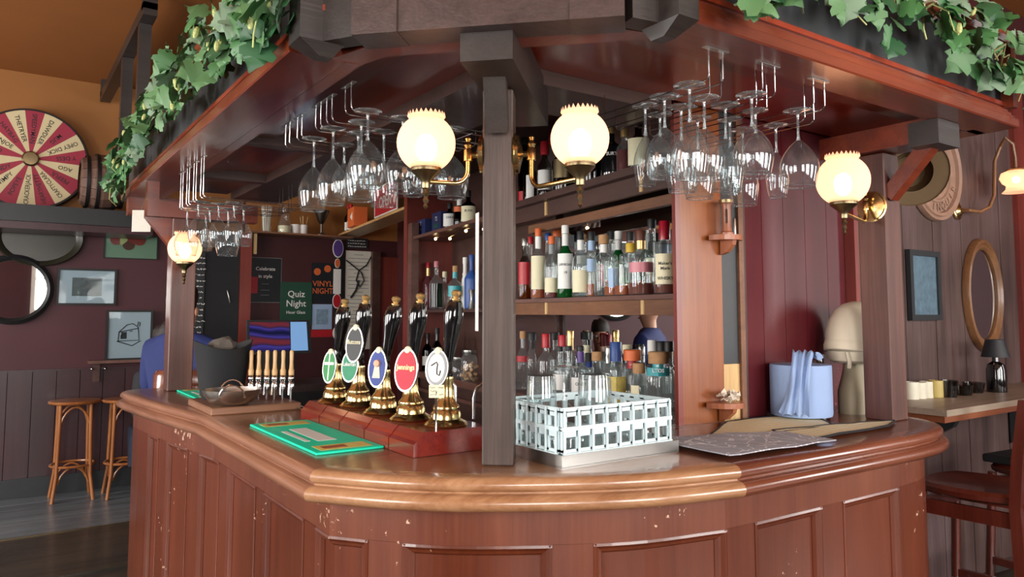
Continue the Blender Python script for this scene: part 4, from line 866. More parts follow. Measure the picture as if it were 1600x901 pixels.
def side(p, q, n, cols, front):
    """slotted wall: foot band, ribs, mid band, ribs, rim band"""
    p, q, n = V3(*p, 0), V3(*q, 0), V3(*n, 0); d = q-p; Lw = d.length; d.normalize()
    def bar_(a, b, z0, z1, t=.006, o=0):
        A, B = p+d*a+n*o, p+d*b+n*o
        crb(MB().hexa([A+V3(0, 0, z0), B+V3(0, 0, z0), B-n*t+V3(0, 0, z0), A-n*t+V3(0, 0, z0), A+V3(0, 0, z1), B+V3(0, 0, z1), B-n*t+V3(0, 0, z1), A-n*t+V3(0, 0, z1)]), 'crate_band' if b-a > .05 else 'crate_rib')
    bar_(0, Lw, ZB, ZB+.028, o=.008); bar_(0, Lw, ZB+.028, ZB+.036); bar_(0, Lw, ZB+.082, ZB+.092, o=.006, t=.012); bar_(0, Lw, ZT-.012, ZT)
    n_ = cols
    for i in range(n_+1):
        s = (Lw-.012)*i/n_; bar_(s, s+.012, ZB+.03, ZB+.085); bar_(s, s+.016 if i < n_ else s+.012, ZB+.09, ZT-.008)
        bar_(s+.003, s+.008, ZB+.02, ZT-.002, .004, .007)
    for i in range(n_):
        s = (Lw-.012)*(i+.5)/n_; bar_(s-.012, s+.026, ZB+.066, ZB+.084, .004); bar_(s-.012, s+.026, ZT-.022, ZT-.01, .004)
side((X0, Y0), (X1, Y0), (0, -1), 8, True); side((X0+.0005, Y1-.0125), (X0+.0005, Y0+.0125), (-1, 0), 6, True); side((X1-.0005, Y0+.0125), (X1-.0005, Y1-.0125), (1, 0), 6, False); side((X1, Y1), (X0, Y1), (0, 1), 8, False)
for i in range(1, 5): crb(MB().box((X0+(X1-X0)*i/5-.002, Y0+.01, ZB+.05), (X0+(X1-X0)*i/5+.002, Y1-.01, ZB+.056)), 'divider')
for i in range(1, 4): crb(MB().box((X0+.01, Y0+(Y1-Y0)*i/4-.002, ZB+.0501), (X1-.01, Y0+(Y1-Y0)*i/4+.002, ZB+.0561)), 'divider')
def tumbler(label, x, ytop, yd, r, hmin=.12):
    p = at(x, ytop, v=yd); h = p.z-(ZB+.007)
    t = thing('tumbler', label, 'glass', (p.x, p.y, ZB+.0068), 0, 'upturned glasses in the crate')
    o = [(r, 0), (r*.985, h*.3), (r*.94, h*.7), (r*.90, h*.95), (r*.86, h)]
    MB().lathe(o+[(0, h), (0, h-.012), (r*.80, h-.014)]+[(max(0, a-.002), z) for a, z in reversed(o[:4])], 28).build('glass_wall', 'glass_clear', t, True, angle=30); return t
tumbler('upturned pint glass in the crate beside the greyish post', 846, 586, 1.64, .044)
tumbler('upturned fluted pint glass in the middle of the crate', 929, 584, 1.53, .048)
tumbler('short upturned glass at the back of the crate by the post', 828, 622, 1.70, .036)
w = copytree(GP['gob'], tuple(at(881, 572, v=1.53)), 0, 'upturned stemmed wine glass standing in the crate', 'upturned glasses in the crate')
w.scale = ((w.location.z-ZB-.007)/.22,)*3
# bar mats and towels
def barmat(label, c, sx, sy, rz=0):
    r = thing('bar_mat', label, 'bar mat', (c[0], c[1], CT), rz)
    bevel(MB().box((-sx/2, -sy/2, .0005), (sx/2, sy/2, .0075)).build('rubber_base', 'mat_green', r), .002, 1)
    MB().box((-sx*.14, -sy*.22, .0077), (sx*.14, sy*.2, .0083)).build('white_print', 'white', r); MB().box((-sx*.32, -sy*.2, .0077), (-sx*.24, sy*.15, .0083)).build('white_print', 'white', r)
    for s in (-1, 1): MB().box((-sx*.38, s*sy*.40-sy*.06, .0077), (sx*.38, s*sy*.40+sy*.06, .0083)).build('picture_print', 'mat_print', r); MB().box((-sx*.3, s*sy*.40-sy*.03, .0084), (sx*.05, s*sy*.40+sy*.03, .0088)).build('picture_print', 'mat_red', r)
    return r
barmat('bright turquoise printed bar mat in front of the beer pumps', (.818, 2.27), .198, .63)
barmat('turquoise bar mat by the foot of the far post', (.84, 3.72), .2, .42)
def cloth(name, label, poly, mat, hem=None, z=.003, thick=.003, amp=.004):
    c = sum((Vector(p) for p in poly), Vector((0, 0)))/len(poly); r = thing(name, label, 'towel', (c.x, c.y, CT+.001))
    n = 10; A, B, C_, Dd = [Vector(p)-c for p in poly]; P = []
    for i in range(n+1):
        for j in range(n+1):
            s, t = i/n, j/n; p = (A*(1-s)+B*s)*(1-t)+(Dd*(1-s)+C_*s)*t; h = z+amp*(1+noise.noise((p.x*9, p.y*9, 3+z*100)))
            P.append((p.x, p.y, h))
    m = (n+1)**2; top_ = [(i*(n+1)+j, (i+1)*(n+1)+j, (i+1)*(n+1)+j+1, i*(n+1)+j+1) for i in range(n) for j in range(n)]
    ring = [i*(n+1) for i in range(n+1)]+[n*(n+1)+j for j in range(1, n+1)]+[i*(n+1)+n for i in range(n-1, -1, -1)]+[j for j in range(n-1, 0, -1)]
    P2 = P+[(x, y, max(.0, zz-thick)) for x, y, zz in P]
    MB().add(P2, top_+[tuple(reversed([q+m for q in f])) for f in top_]+[(ring[k], ring[k-1], ring[k-1]+m, ring[k]+m) for k in range(len(ring))]).build('cloth', mat, r, True)
    if hem: MB().tube([V3(P[k])+V3(0, 0, -.001) for k in ring], .004, 6, closed=True).build('hem', hem, r, True)
    return r
cloth('bar_towel', 'yellow checked bar towel with black hem under the blue paper roll', [(1.72, 1.50), (2.30, 1.44), (2.50, 1.66), (2.10, 1.72)], 'towel_yellow', 'black_soft')
cloth('bar_towel', 'yellow checked bar towel with black hem by the foot of the reddish post', [(1.95, 1.33), (2.44, 1.335), (2.58, 1.39), (2.05, 1.50)], 'towel_yellow', 'black_soft', z=.006)
cloth('bar_towel', 'grey printed tea towel spread beside the steel tray', [(1.575, 1.285), (2.02, 1.262), (2.02, 1.45), (1.58, 1.61)], 'towel_grey', z=.010)
# blue paper roll with a torn crumpled end
pr0 = at(1246, 655, z=CT); ctr = V3(2.424, 1.648, CT+.011); rl = thing('paper_roll', 'big roll of blue paper towel with a crumpled loose end', 'paper roll', tuple(ctr))
MB().lathe([(.03, .001), (.105, .001), (.107, .01), (.107, .175), (.105, .183), (.03, .183), (.03, .001)], 36).build('roll', 'blue_paper', rl, True)
dv = V3(-ctr.x, -ctr.y, 0).normalized(); sd = V3(-dv.y, dv.x, 0)
P = []; nu, nv = 9, 12
for i in range(nu+1):
    for j in range(nv+1):
        s, t = i/nu-.5, j/nv; wd = .10*(1-.35*math.sin(t*PI))
        base = dv*(.02+.10*min(1, t*1.8))+V3(0, 0, .203-.16*max(0, t-.35)/.65+.03*math.sin(t*5))
        p = base+sd*(-s*wd-.055*t+.03)+dv*.018*math.sin(s*17+t*4)+V3(0, 0, .008*math.sin(s*23+t*9)); P.append(p)
MB().add(P, [(i*(nv+1)+j, (i+1)*(nv+1)+j, (i+1)*(nv+1)+j+1, i*(nv+1)+j+1) for i in range(nu) for j in range(nv)]).build('loose_end', 'blue_paper', rl, True, angle=180)
bt = at(1278, 575, d=(ctr-EYE).dot(FW)+.17); b_ = thing('spray_bottle', 'black bottle standing behind the blue paper roll', 'bottle', (bt.x, bt.y-.01, CT))
MB().lathe([(0, 0), (.03, 0), (.03, .16), (.014, .19), (.014, .205), (0, .205)], 16).build('bottle_body', 'black_gloss', b_, True); MB().lathe([(.016, .205), (.018, .222), (0, .222)], 14).build('cap', 'chrome', b_, True)
# mannequin neck wearing a pale helmet
hp = V3(2.735, 1.618, CT); hs = thing('mannequin_head', 'pale mannequin neck and head wearing an old cream leather helmet', 'mannequin', tuple(hp))
nk = [(0, 0), (.055, 0), (.058, .03), (.062, .08), (.052, .13), (.044, .18), (.046, .215), (.056, .24), (.06, .26), (0, .28)]
m = MB().lathe(nk, 20, sx=1.05, sy=.9); m.v = [(x-.03*max(0, 1-z/.2), y, z) for x, y, z in m.v]; m.build('neck_stand', 'bust', hs, True)
hm = MB().lathe([(.100, .235), (.106, .26), (.106, .30), (.100, .34), (.084, .38), (.055, .41), (.025, .424), (0, .426)], 28, sx=1.2, sy=1.0).xf(Matrix.Translation((0, 0, .2)) @ Matrix.Rotation(.16, 4, 'Y') @ Matrix.Translation((0, 0, -.2))); hm.build('helmet_shell', 'helmet', hs, True)
MB().lathe([(.102, .222), (.109, .226), (.111, .245), (.107, .262), (.103, .262)], 28, sx=1.2, sy=1).xf(Matrix.Translation((0, 0, .2)) @ Matrix.Rotation(.16, 4, 'Y') @ Matrix.Translation((0, 0, -.2))).build('helmet_band', 'helmet', hs, True)
MB().lathe([(.075, .19), (.092, .20), (.098, .235), (.09, .24)], 24, sx=1.1).build('neck_flap', 'helmet', hs, True)
MB().tube([(-.105, -.03, .235), (-.1, -.035, .20), (-.096, -.03, .175)], .008, 6).build('strap', 'helmet', hs, True)
MB().extr([(.10, -.06, .262), (.225, -.045, .25), (.255, -.005, .247), (.225, .03, .25), (.10, .06, .262)], (0, 0, .009)).build('peak', 'helmet', hs)
# small bracket shelves on the end panel, hourglass and shells
def bracket(label, px_, py_, w, dep, back):
    q = at(px_, py_, v=1.78); r = thing('bracket_shelf', label, 'shelf', (q.x, 1.779-.155*(q.x-1.875), q.z))
    arc = [(w*math.cos(PI*i/12), -dep*math.sin(PI*i/12)) for i in range(13)]
    MB().prism(arc, -.009, .009).build('ledge', 'bracket_wood', r)
    MB().extr([(.012, 0, -.009), (.012, -dep*.75, -.009), (.012, -dep*.7, -.025), (.012, -dep*.35, -.05), (.012, 0, -.058)], (-.02, 0, 0)).build('bracket', 'bracket_wood', r)
    return r
b1 = bracket('small half-round wooden bracket shelf holding the hourglass', 1114, 374, .068, .075, 0); b2 = bracket('half-round wooden bracket shelf heaped with broken shells, low on the end panel', 1113, 629, .072, .085, 0)
hg = thing('hourglass', 'small turned wooden sand timer on the bracket shelf', 'sand timer', (b1.location.x-.012, b1.location.y-.034, b1.location.z+.0095))
MB().lathe([(0, 0), (.024, 0), (.024, .008), (.018, .012), (.016, .03), (.016, .10), (.019, .112), (0, .112)], 16).build('wooden_case', 'bracket_wood', hg, True); MB().lathe([(0, .112), (.026, .113), (.026, .124), (0, .124)], 16).build('top_disc', 'brass_dull', hg, True)
a_ = V3(-hg.location.x, -hg.location.y, 0).normalized(); MB().cbox(a_*.0155+V3(0, 0, .065), (.008, .008, .05), math.atan2(a_.y, a_.x)).build('glass_slot', 'glass_smoke', hg)
pg_ = thing('peg', 'short metal peg upright beside the sand timer', 'peg', (b1.location.x+.045, b1.location.y-.022, b1.location.z+.0095)); MB().lathe([(0, 0), (.007, 0), (.006, .06), (.004, .066), (0, .066)], 10).build('pin', 'steel', pg_, True)
for i in range(16):
    a = random.uniform(0, PI); rr = random.uniform(.0, .05); s_ = MB()
    q = [V3(0, 0, 0)]+[V3(math.cos(t*.5-1)*.02, math.sin(t*.5-1)*.02, .006*math.sin(t*2)) for t in range(5)]
    s_.add(q+[p+V3(0, 0, .003) for p in q], [(0, 1, 2), (0, 2, 3), (0, 3, 4), (0, 4, 5), (6, 8, 7), (6, 9, 8), (6, 10, 9), (6, 11, 10), (1, 7, 8, 2), (2, 8, 9, 3), (3, 9, 10, 4), (4, 10, 11, 5)])
    s_.xf(Matrix.Rotation(random.uniform(0, 6), 4, 'Z') @ Matrix.Rotation(random.uniform(-1, 1), 4, 'X'))
    o = s_.build('shell_piece', 'shells'); o.location = (b2.location.x+rr*math.cos(a), b2.location.y-.028-.5*rr*math.sin(a), b2.location.z+.018+.0016*i)
    tag(o, 'white broken shell in the heap on the low bracket shelf', 'shell', 'shells on the bracket shelf')
# ------------------------------------------------------------------ far end of the counter
cbp = at(365, 645, z=CT); cb0 = thing('serving_board', 'thick wooden board under the ice bucket and steel pan', 'board', (.84, 3.12, CT)); bevel(MB().box((-.17, -.2, 0), (.17, .2, .028)).build('slab', 'cutting_board', cb0), .004, 1)
ib = thing('ice_bucket', 'black plastic ice bucket with cut-out handles', 'bucket', (.785, 3.245, CT+.0283))
n = 32; P = []
for z, r0 in ((0, .075), (.02, .085), (.20, .115), (.205, .119), (.205, .113), (.03, .082), (.03, 0)):
    for i in range(n):
        a = 2*PI*i/n; lift = .035*abs(math.cos(a))**2 if z >= .2 else 0; P.append((r0*math.cos(a), r0*math.sin(a), z+lift))
MB().add(P, [(k*n+i, k*n+(i+1) % n, (k+1)*n+(i+1) % n, (k+1)*n+i) for k in range(6) for i in range(n)]+[tuple(reversed(range(n)))]).build('bucket_body', 'black_soft', ib, True)
ck = thing('bar_cloth', 'crumpled brown cloth in the ice bucket', 'cloth', (.785, 3.245, CT+.24)); m = MB()
m.ball((0, 0, 0), .05, 14, 8, (1.1, .9, .8)); m.v = [tuple(V3(p)*(1+.35*noise.noise(V3(p)*40))) for p in m.v]; m.build('fabric', 'cotton', ck, True)
sp = thing('steel_pan', 'round two-handled steel pan on the wooden board', 'pan', tuple(at(362, 632, z=CT+.029))); k = 1
MB().lathe([(0, .001), (.05, 0), (.08, .012), (.10, .04), (.106, .06), (.108, .06), (.102, .04), (.081, .016), (.05, .004), (0, .005)], 30).build('pan_body', 'steel_worn', sp, True)
for s in (-1, 1):
    a0 = math.atan2(-sp.location.y, -sp.location.x)+(0.0 if s == 1 else PI); ux, uy = V3(math.cos(a0), math.sin(a0), 0), V3(-math.sin(a0), math.cos(a0), 0)
    MB().tube([ux*.102+uy*.045*math.cos(PI*i/10)+V3(0, 0, .035+.05*math.sin(PI*i/10))+ux*.012*math.sin(PI*i/10) for i in range(11)], .0035, 8).build('loop_handle', 'chrome', sp, True)
# row of wooden-handled taps
for i, (x, y0, y1) in enumerate(((392, 548, 595), (404, 548, 590), (417, 550, 592), (429, 551, 594), (442, 552, 598), (455, 554, 602))):
    p = at(x, 592, d=3.05); r = thing('beer_tap', 'chrome tap with pale turned wooden handle, %s along from the steel pan' % ordinal(i), 'tap', (p.x, p.y, CT), 0, 'small taps in a row')
    h0 = p.z-CT
    MB().lathe([(0, h0-.04), (.012, h0-.04), (.014, h0-.02), (.009, h0-.01), (.014, h0), (.012, h0+.012), (.008, h0+.016), (0, h0+.016)], 14).build('valve', 'chrome', r, True)
    MB().lathe([(0, h0+.016), (.011, h0+.016), (.012, h0+.035), (.009, h0+.042), (.0075, h0+.07), (.0085, h0+.11), (.006, h0+.118), (0, h0+.118)], 12).build('handle', 'tap_wood', r, True)
    MB().tube([(0, 0, 0), (0, 0, h0-.035)], .005, 8).build('pipe', 'chrome', r, True)
    MB().tube([V3(0, 0, h0-.02), V3(-.02, -.03, h0-.03), V3(-.022, -.034, h0-.06)], .004, 6).build('nozzle', 'chrome', r, True)
gr = thing('drip_grille', 'chrome wire drip grille beside the pump plinth', 'grille', (1.05, 2.86, CT+.0))
for i in range(5): MB().tube([(-.06+.03*i, -.10, .008), (-.06+.03*i, .10, .008)], .003, 6).build('wire', 'chrome', gr, True)
for s in (-1, 1): MB().tube([(-.07, s*.09, .003), (.07, s*.09, .003)], .003, 6).build('cross_wire', 'chrome', gr, True)
bl = at(264, 609, d=4.25); rb_ = thing('rounded_block', 'rounded red-brown wooden block behind the far post', 'block', (.88, 4.37, CT+.001)); MB().lathe([(0, -.05), (.12, -.05), (.135, -.03), (.135, .05), (.12, .075), (0, .078)], 24, sx=1.3).build('block', 'rail_right', rb_, True)
bs = thing('low_counter', 'lower back counter joining the far end of the bar', 'counter', (.98, 4.5, 0)); MB().box((-.28, -.285, 1.0), (.34, .08, 1.05)).build('top', 'counter_side', bs); MB().box((-.24, -.26, 0), (.30, .07, 1.0)).build('body', 'bar_paint', bs)
# ------------------------------------------------------------------ inside the bar: till, posters, menu, far shelf
VW = 7.0
wi = struct(MB().box((1.86, VW, 0), (3.4, VW+.1, 2.8)).build('wall_bar', 'wall_deep')); MB().box((1.86, VW-.004, 2.22), (3.4, VW, 2.8)).build('upper_panel', 'wall_orange', wi)
struct(MB().box((3.40, 2.16, 0), (3.5, VW+.1, 2.8)).build('wall_store', 'wall_deep'))
def on_wall(name, label, cat, x0, y0, x1, y1, v=VW, depth=.004, mat='paper', off=.001):
    a, b = at(x0, y0, v=v), at(x1, y1, v=v); c = (a+b)/2; r = thing(name, label, cat, (c.x, v-off, c.z)); w_, h_ = abs(b.x-a.x), abs(a.z-b.z)
    o = MB().box((-w_/2, -depth, -h_/2), (w_/2, 0, h_/2)).build('sheet' if depth < .006 else 'board', mat, r); return r, o, w_, h_
def wtext(o, t, size, mat, x, z, y=-.0045, width=None): return text_mesh(t, size, mat, o, frameM((x, y, z), (1, 0, 0), (0, 0, 1), (0, -1, 0)), width=width)
r, o, w_, h_ = on_wall('poster', 'black poster with white lettering about celebrating in style', 'poster', 390, 402, 438, 472, mat='sheet_poster')
for t, z, s in (('Celebrate', .18, .045), ('in style', .06, .045), ('with us this season', -.06, .018), ('book your party', -.16, .022), ('ask at the bar', -.24, .022)): wtext(o, t, s, 'white', 0, z*h_*1.4, width=w_*.9) if s > .04 else wtext(o, '- - - - - -', s, 'white', 0, z*h_*1.4, width=w_*.8)
MB().box((-w_/2-.004, -.003, -h_/2-.004), (w_/2+.004, .0, h_/2+.004)).build('border', 'grey', r)
r, o, w_, h_ = on_wall('poster', 'dark green quiz night poster with white script', 'poster', 438, 440, 486, 508, v=VW-.012, mat='green_dark')
for t, z, s in (('Quiz', .22, .085), ('Night', .0, .085), ('Hour Glass', -.2, .04)): wtext(o, t, s, 'white', 0, z*h_, width=w_*.85)
r, o, w_, h_ = on_wall('poster', 'dark vinyl night poster with orange lettering', 'poster', 487, 410, 521, 474, mat='sheet_poster')
for t, z, s in (('VINYL', -.02, .075), ('NIGHT', -.2, .075)): wtext(o, t, s, 'orange', 0, z*h_, width=w_*.9)
for x, z in ((-.25, .28), (.2, .36)): MB().lathe([(0, 0), (.035, 0), (.035, .001), (0, .001)], 16, c=(x*w_, -.0042, z*h_), axis=(0, -1, 0)).build('orange_disc', 'orange', o, True)
r, o, w_, h_ = on_wall('poster', 'pale blue postcard poster with a little harbour picture', 'poster', 488, 475, 518, 514, mat='lightblue'); MB().box((-w_*.3, -.0055, -h_*.3), (w_*.3, -.0042, h_*.3)).build('picture', 'photo_scene', o)
on_wall('notice_sheet', 'red notice strip under the blue postcard', 'notice', 486, 515, 520, 526, mat='red'); on_wall('fire_notice', 'red sign with a white disc beside the celebration poster', 'sign', 386, 432, 402, 458, v=VW-.03, mat='red')
tl = thing('till', 'black touchscreen till showing coloured bands', 'till', tuple(at(438, 552, v=5.5)))
q0, q1 = at(388, 500, v=5.5)-tl.location, at(487, 551, v=5.5)-tl.location
MB().extr([(q0.x, 0, q1.z), (q1.x, 0, q1.z), (q1.x-.01, .03, q0.z), (q0.x, .03, q0.z)], (0, .03, 0)).build('housing', 'black_matte', tl)
def scr(a, b, name, mat): MB().add([(q0.x+(q1.x-q0.x)*a, -.003, q1.z+.02), (q0.x+(q1.x-q0.x)*b, -.003, q1.z+.02), (q0.x+(q1.x-q0.x)*b-.008, .026, q0.z-.015), (q0.x+(q1.x-q0.x)*a, .026, q0.z-.015)], [(0, 1, 2, 3)]).build(name, mat, tl)
scr(.03, .66, 'screen', 'screen'); scr(.665, .94, 'screen_panel', 'screen_blue')
MB().box((-.12, .03, -(tl.location.z-.95)), (.12, .2, q1.z)).build('stand', 'black_matte', tl)
wkk = thing('work_counter', 'dark back work counter under the till', 'counter', (2.06, 5.75, 0)); MB().box((-.42, -.3, .9), (.42, .295, .948)).build('top', 'shelf_dark', wkk); MB().box((-.4, -.28, 0), (.4, .28, .9)).build('body', 'black_matte', wkk)
# shelf over the posters
zs = at(460, 366, v=VW-.15).z; u0, u1 = at(386, 366, v=VW-.15).x, at(545, 366, v=VW-.15).x
fs_ = thing('wall_shelf', 'rough wooden shelf above the posters', 'shelf', ((u0+u1)/2, VW-.15, zs)); w2 = (u1-u0)/2
MB().box((-w2, -.12, -.015), (w2, .15, .0)).build('plank', 'cutting_board', fs_); MB().box((-w2+.06, .0, -.2), (-w2+.09, .15, -.015)).build('bracket', 'pale_wood', fs_)
def shp(x, v=VW-.17): p = at(x, 366, v=v); return (p.x, v, zs+.0003)
js = thing('straw_jar', 'glass jar of paper straws on the high shelf', 'jar', shp(416)); MB().lathe([(0, 0), (.045, 0), (.04, .12), (.045, .18)], 16).build('jar', 'glass_clear', js, True)
for i in range(14): a = i*2.4; MB().tube([(.025*math.cos(a), .025*math.sin(a), .01), (.045*math.cos(a), .045*math.sin(a), .24)], .004, 6).build('straw', 'paper', js, True)
jg = thing('glass_jug', 'clear glass jug on the high shelf next to the straws', 'jug', shp(444)); MB().lathe([(0, 0), (.06, 0), (.065, .02), (.058, .1), (.04, .15), (.045, .21), (.05, .24)], 20).build('jug_body', 'glass_clear', jg, True); MB().lathe([(0, .004), (.055, .004), (.058, .07), (0, .07)], 18).build('contents', 'cream', jg, True)
for i, x in enumerate((462, 474)):
    c_ = thing('paper_cup', 'white cup full of stirrers on the high shelf' if i else 'white cup lying tipped toward the stirrer cup', 'cup', shp(x)); MB().lathe([(0, 0), (.035, 0), (.042, .09), (.038, .09), (.032, .005), (0, .005)], 18).build('cup', 'white', c_, True)
    if i:
        for k in range(10): a = k*2.1; MB().tube([(.015*math.cos(a), .015*math.sin(a), .02), (.04*math.cos(a), .04*math.sin(a), .17)], .004, 5).build('stirrer', 'pale_wood', c_, True)
fn = thing('metal_funnel', 'grey metal funnel lamp on the high shelf', 'funnel', shp(502)); MB().lathe([(0, 0), (.05, 0), (.05, .01), (.012, .03), (.012, .11), (.03, .13), (.075, .24), (.073, .24), (.01, .12)], 20).build('cone', 'pewter', fn, True)
# over-door shelf continuing the back bar, sign, menu, door frame
tq = [tdep(x, y, 0) for x, y in ((640, 334), (517, 362))]
zsh = 2.25
od = thing('door_head', 'shelf plank above the inner doorway', 'shelf', tuple(bp_(3.5, .1, zsh)))
bbox(MB(), 2.955, 5.2, -.0, .2, zsh-.02, zsh).build('plank', 'tap_wood', od, False, True); bbox(MB(), 2.955, 4.2, .17, .199, zsh+.0005, 2.41).build('back_board', 'shelf_dark', od, False, True)
sg = thing('open_sign', 'red OPEN sign with white border and lettering', 'sign', tuple(bp_(3.2, .0, zsh+.001)))
t0, z0 = tdep(622, 320, .0); t1, _ = tdep(586, 330, .0)
hw = abs(t1-t0)/2; sg.location = bp_((t0+t1)/2, 0, zsh+.001)
def face(m, hw_, za, zb, o): return m.hexa([BW*-hw_+BN*(-o)+V3(0, 0, za), BW*hw_+BN*(-o)+V3(0, 0, za), BW*hw_+V3(0, 0, za), BW*-hw_+V3(0, 0, za), BW*-hw_+BN*(-o)+V3(0, 0, zb), BW*hw_+BN*(-o)+V3(0, 0, zb), BW*hw_+V3(0, 0, zb), BW*-hw_+V3(0, 0, zb)])
o = face(MB(), hw, 0, .24, .006).build('board', 'white', sg); face(MB(), hw*.93, .01, .23, .0075).build('red_field', 'red', o)
text_mesh('OPEN', .13, 'white', o, frameM(-BN*.0078+V3(0, 0, .10), -BW, (0, 0, 1), -BN), width=hw*1.6)
for i, (x, c, lab_) in enumerate(((535, 'glass_darkgreen', 'dark green bottle on the plank above the doorway'), (548, 'glass_brown', 'brown bottle on the plank above the doorway'))):
    t, _ = tdep(x, 355, .08); p = bp_(min(t, 5.1), .08, zsh+.0005); bottle(lab_, tuple(p), .27, .04, c, 'red', lab='white', lz=(.1, .4))
t, _ = tdep(565, 350, .06); bx = thing('carton', 'orange and white carton on the plank above the doorway', 'box', tuple(bp_(t, .08, zsh+.0004))); face(MB(), .12, 0, .17, .12).build('box', 'orange', bx); MB().extr([-BN*.1205+BW*a+V3(0, 0, z) for a, z in ((-.06, .05), (.02, .09), (-.06, .13))], -BN*.0008).build('arrow', 'white', bx)
# inner door and price list on the far wall
a, b = at(590, 500, v=VW), at(622, 500, v=VW)
dr = struct(MB().box((a.x, VW-.03, 0), (b.x+.25, VW-.001, 2.05)).build('door_2', 'red_trim')); struct(MB().box((a.x-.09, VW-.06, 0), (a.x-.003, VW-.001, 2.1)).build('trim_1', 'shelf_dark'))
r, o, w_, h_ = on_wall('menu_sheet', 'long white printed price list with a dark cord hanging over it', 'menu', 540, 391, 578, 545, v=VW-.012, mat='paper')
for i in range(24): MB().box((-w_*(.4 if i % 5 else .18), -.0048, h_*(.46-.038*i)-.003), (w_*(.4 if i % 5 else .18), -.0041, h_*(.46-.038*i)+.003)).build('print_line', 'grey', o)
MB().tube([V3(x*w_, -.012, z*h_) for x, z in ((.5, .46), (.3, .36), (0, .3), (-.1, .2), (.05, .13), (.2, .2), (.1, .28), (-.5, .4))], .006, 6).build('cord', 'cable', r, True); MB().tube([V3(x*w_, -.014, z*h_) for x, z in ((.0, .2), (-.1, .1), (-.3, .02))], .009, 6).build('tassel', 'cable', r, True)
r, o, w_, h_ = on_wall('chalk_notice', 'black notice with white print above the price list', 'notice', 541, 371, 574, 389, v=VW-.012, mat='blackboard'); scribble(o, frameM((0, -.0045, h_*.25), (1, 0, 0), (0, 0, 1), (0, -1, 0)), w_*.85, 3, h_*.28, 'white', .003)
MB().box((at(523, 450, v=VW-.01).x, VW-.03, .95), (at(537, 450, v=VW-.01).x, VW-.0005, 2.15)).build('jamb', 'black_matte', wi)
for i, (x, y, hpx, c, lab_) in enumerate(((528, 388, 14, 'purple', 'purple oval beer badge above the others on the dark jamb'), (527, 411, 7, 'orange', 'round orange beer badge on the dark jamb'), (526, 470, 11, 'red', 'red and white oval beer badge on the dark jamb'), (525, 520, 9, 'white', 'white beer badge on the dark jamb above the first pump'))):
    q = at(x, y, v=VW-.03); r = thing('beer_badge', lab_, 'badge', (q.x, VW-.0302, q.z), 0, 'beer badges on the jamb'); h = hpx/1160*6.7
    e = [V3(math.cos(a*PI/12)*h*.6, 0, math.sin(a*PI/12)*h) for a in range(24)]
    MB().extr([p*1.14 for p in e], (0, -.006, 0)).build('rim', 'white', r); MB().extr([p-V3(0, .0062, 0) for p in e], (0, -.002, 0)).build('face', c, r)
on_wall('paper_strip', 'white paper strip pinned under the orange badge', 'notice', 521, 420, 532, 459, v=VW-.03, mat='white')
# dark pillar and chalk strip between the far post and the posters
pi_ = thing('chalk_pillar', 'black painted pillar with a narrow chalk list on its side', 'pillar', tuple(at(345, 600, v=6.85)*1)); pi_.location.z = 0
a, b = at(318, 500, v=6.85), at(372, 500, v=6.85); x0_, x1_ = a.x-pi_.location.x, b.x-pi_.location.x
MB().box((x0_, 0, 0), (x1_, .12, 2.2)).build('pillar_board', 'black_soft', pi_); o = MB().box((x0_-.10, -.01, 1.1), (x0_-.003, .05, 2.0)).build('chalk_list', 'blackboard', pi_)
scribble(o, frameM((x0_-.05, -.0105, 1.96), (1, 0, 0), (0, 0, 1), (0, -1, 0)), .08, 15, .05, 'white', .003)
MB().box((x1_+.003, -.02, 0), (x1_+.10, .08, 2.2)).build('red_post', 'red_trim', pi_)
MB().tube([(x0_+.19, -.004, 1.68), (x0_+.2, -.012, 1.63), (x0_+.215, -.004, 1.57)], .005, 6).build('door_pull', 'steel', pi_, True)
# ------------------------------------------------------------------ hop garlands
def leaf_mesh(name, seed):
    rnd = random.Random(seed); out = []
    lob = [(0, 0), (.18, -.10), (.42, -.06), (.50, .12), (.40, .22), (.62, .34), (.60, .55), (.40, .55), (.34, .70), (.14, .84), (0, 1.05)]
    lob = [(x*rnd.uniform(.85, 1.1), y) for x, y in lob]
    P = []; f = []
    spine = [(0, y, .10*math.sin(y*2.4)) for x, y in lob]
    for (x, y), s in zip(lob, spine): P.append((0, s[1], s[2]-.0)); P.append((x, y, s[2]-.16*x+.06*math.sin(y*7+seed))); P.append((-x, y, s[2]-.16*x+.06*math.sin(y*6-seed)))
    for i in range(len(lob)-1):
        a, b = 3*i, 3*i+3; f += [(a, a+1, b+1, b), (a, b, b+2, a+2)]
    me = bpy.data.meshes.new(name); me.from_pydata(P, [], f); me.polygons.foreach_set('use_smooth', [True]*len(f)); me.update(); return me
LEAVES = []
for i, mt in enumerate(('leaf1', 'leaf2', 'leaf3', 'leaf4', 'leaf1', 'leaf2')):
    me = leaf_mesh('leaf', i*3+1); me.materials.append(MT(mt)); LEAVES.append(me)
hc = MB()
for k in range(4):
    for j in range(6):
        a = j*PI/3+k*.5; rr = (.45, .55, .45, .22)[k]; z = -.25-.42*k
        hc.add([(rr*.6*math.cos(a-.4), rr*.6*math.sin(a-.4), z+.2), (rr*.6*math.cos(a+.4), rr*.6*math.sin(a+.4), z+.2), (rr*math.cos(a), rr*math.sin(a), z-.25)], [(0, 1, 2)])
hc.ball((0, 0, -.8), .42, 8, 6, (1, 1, 2)); CONE = bpy.data.meshes.new('hop_cone'); CONE.from_pydata(hc.v, [], hc.f); CONE.materials.append(MT('hop')); CONE.update()
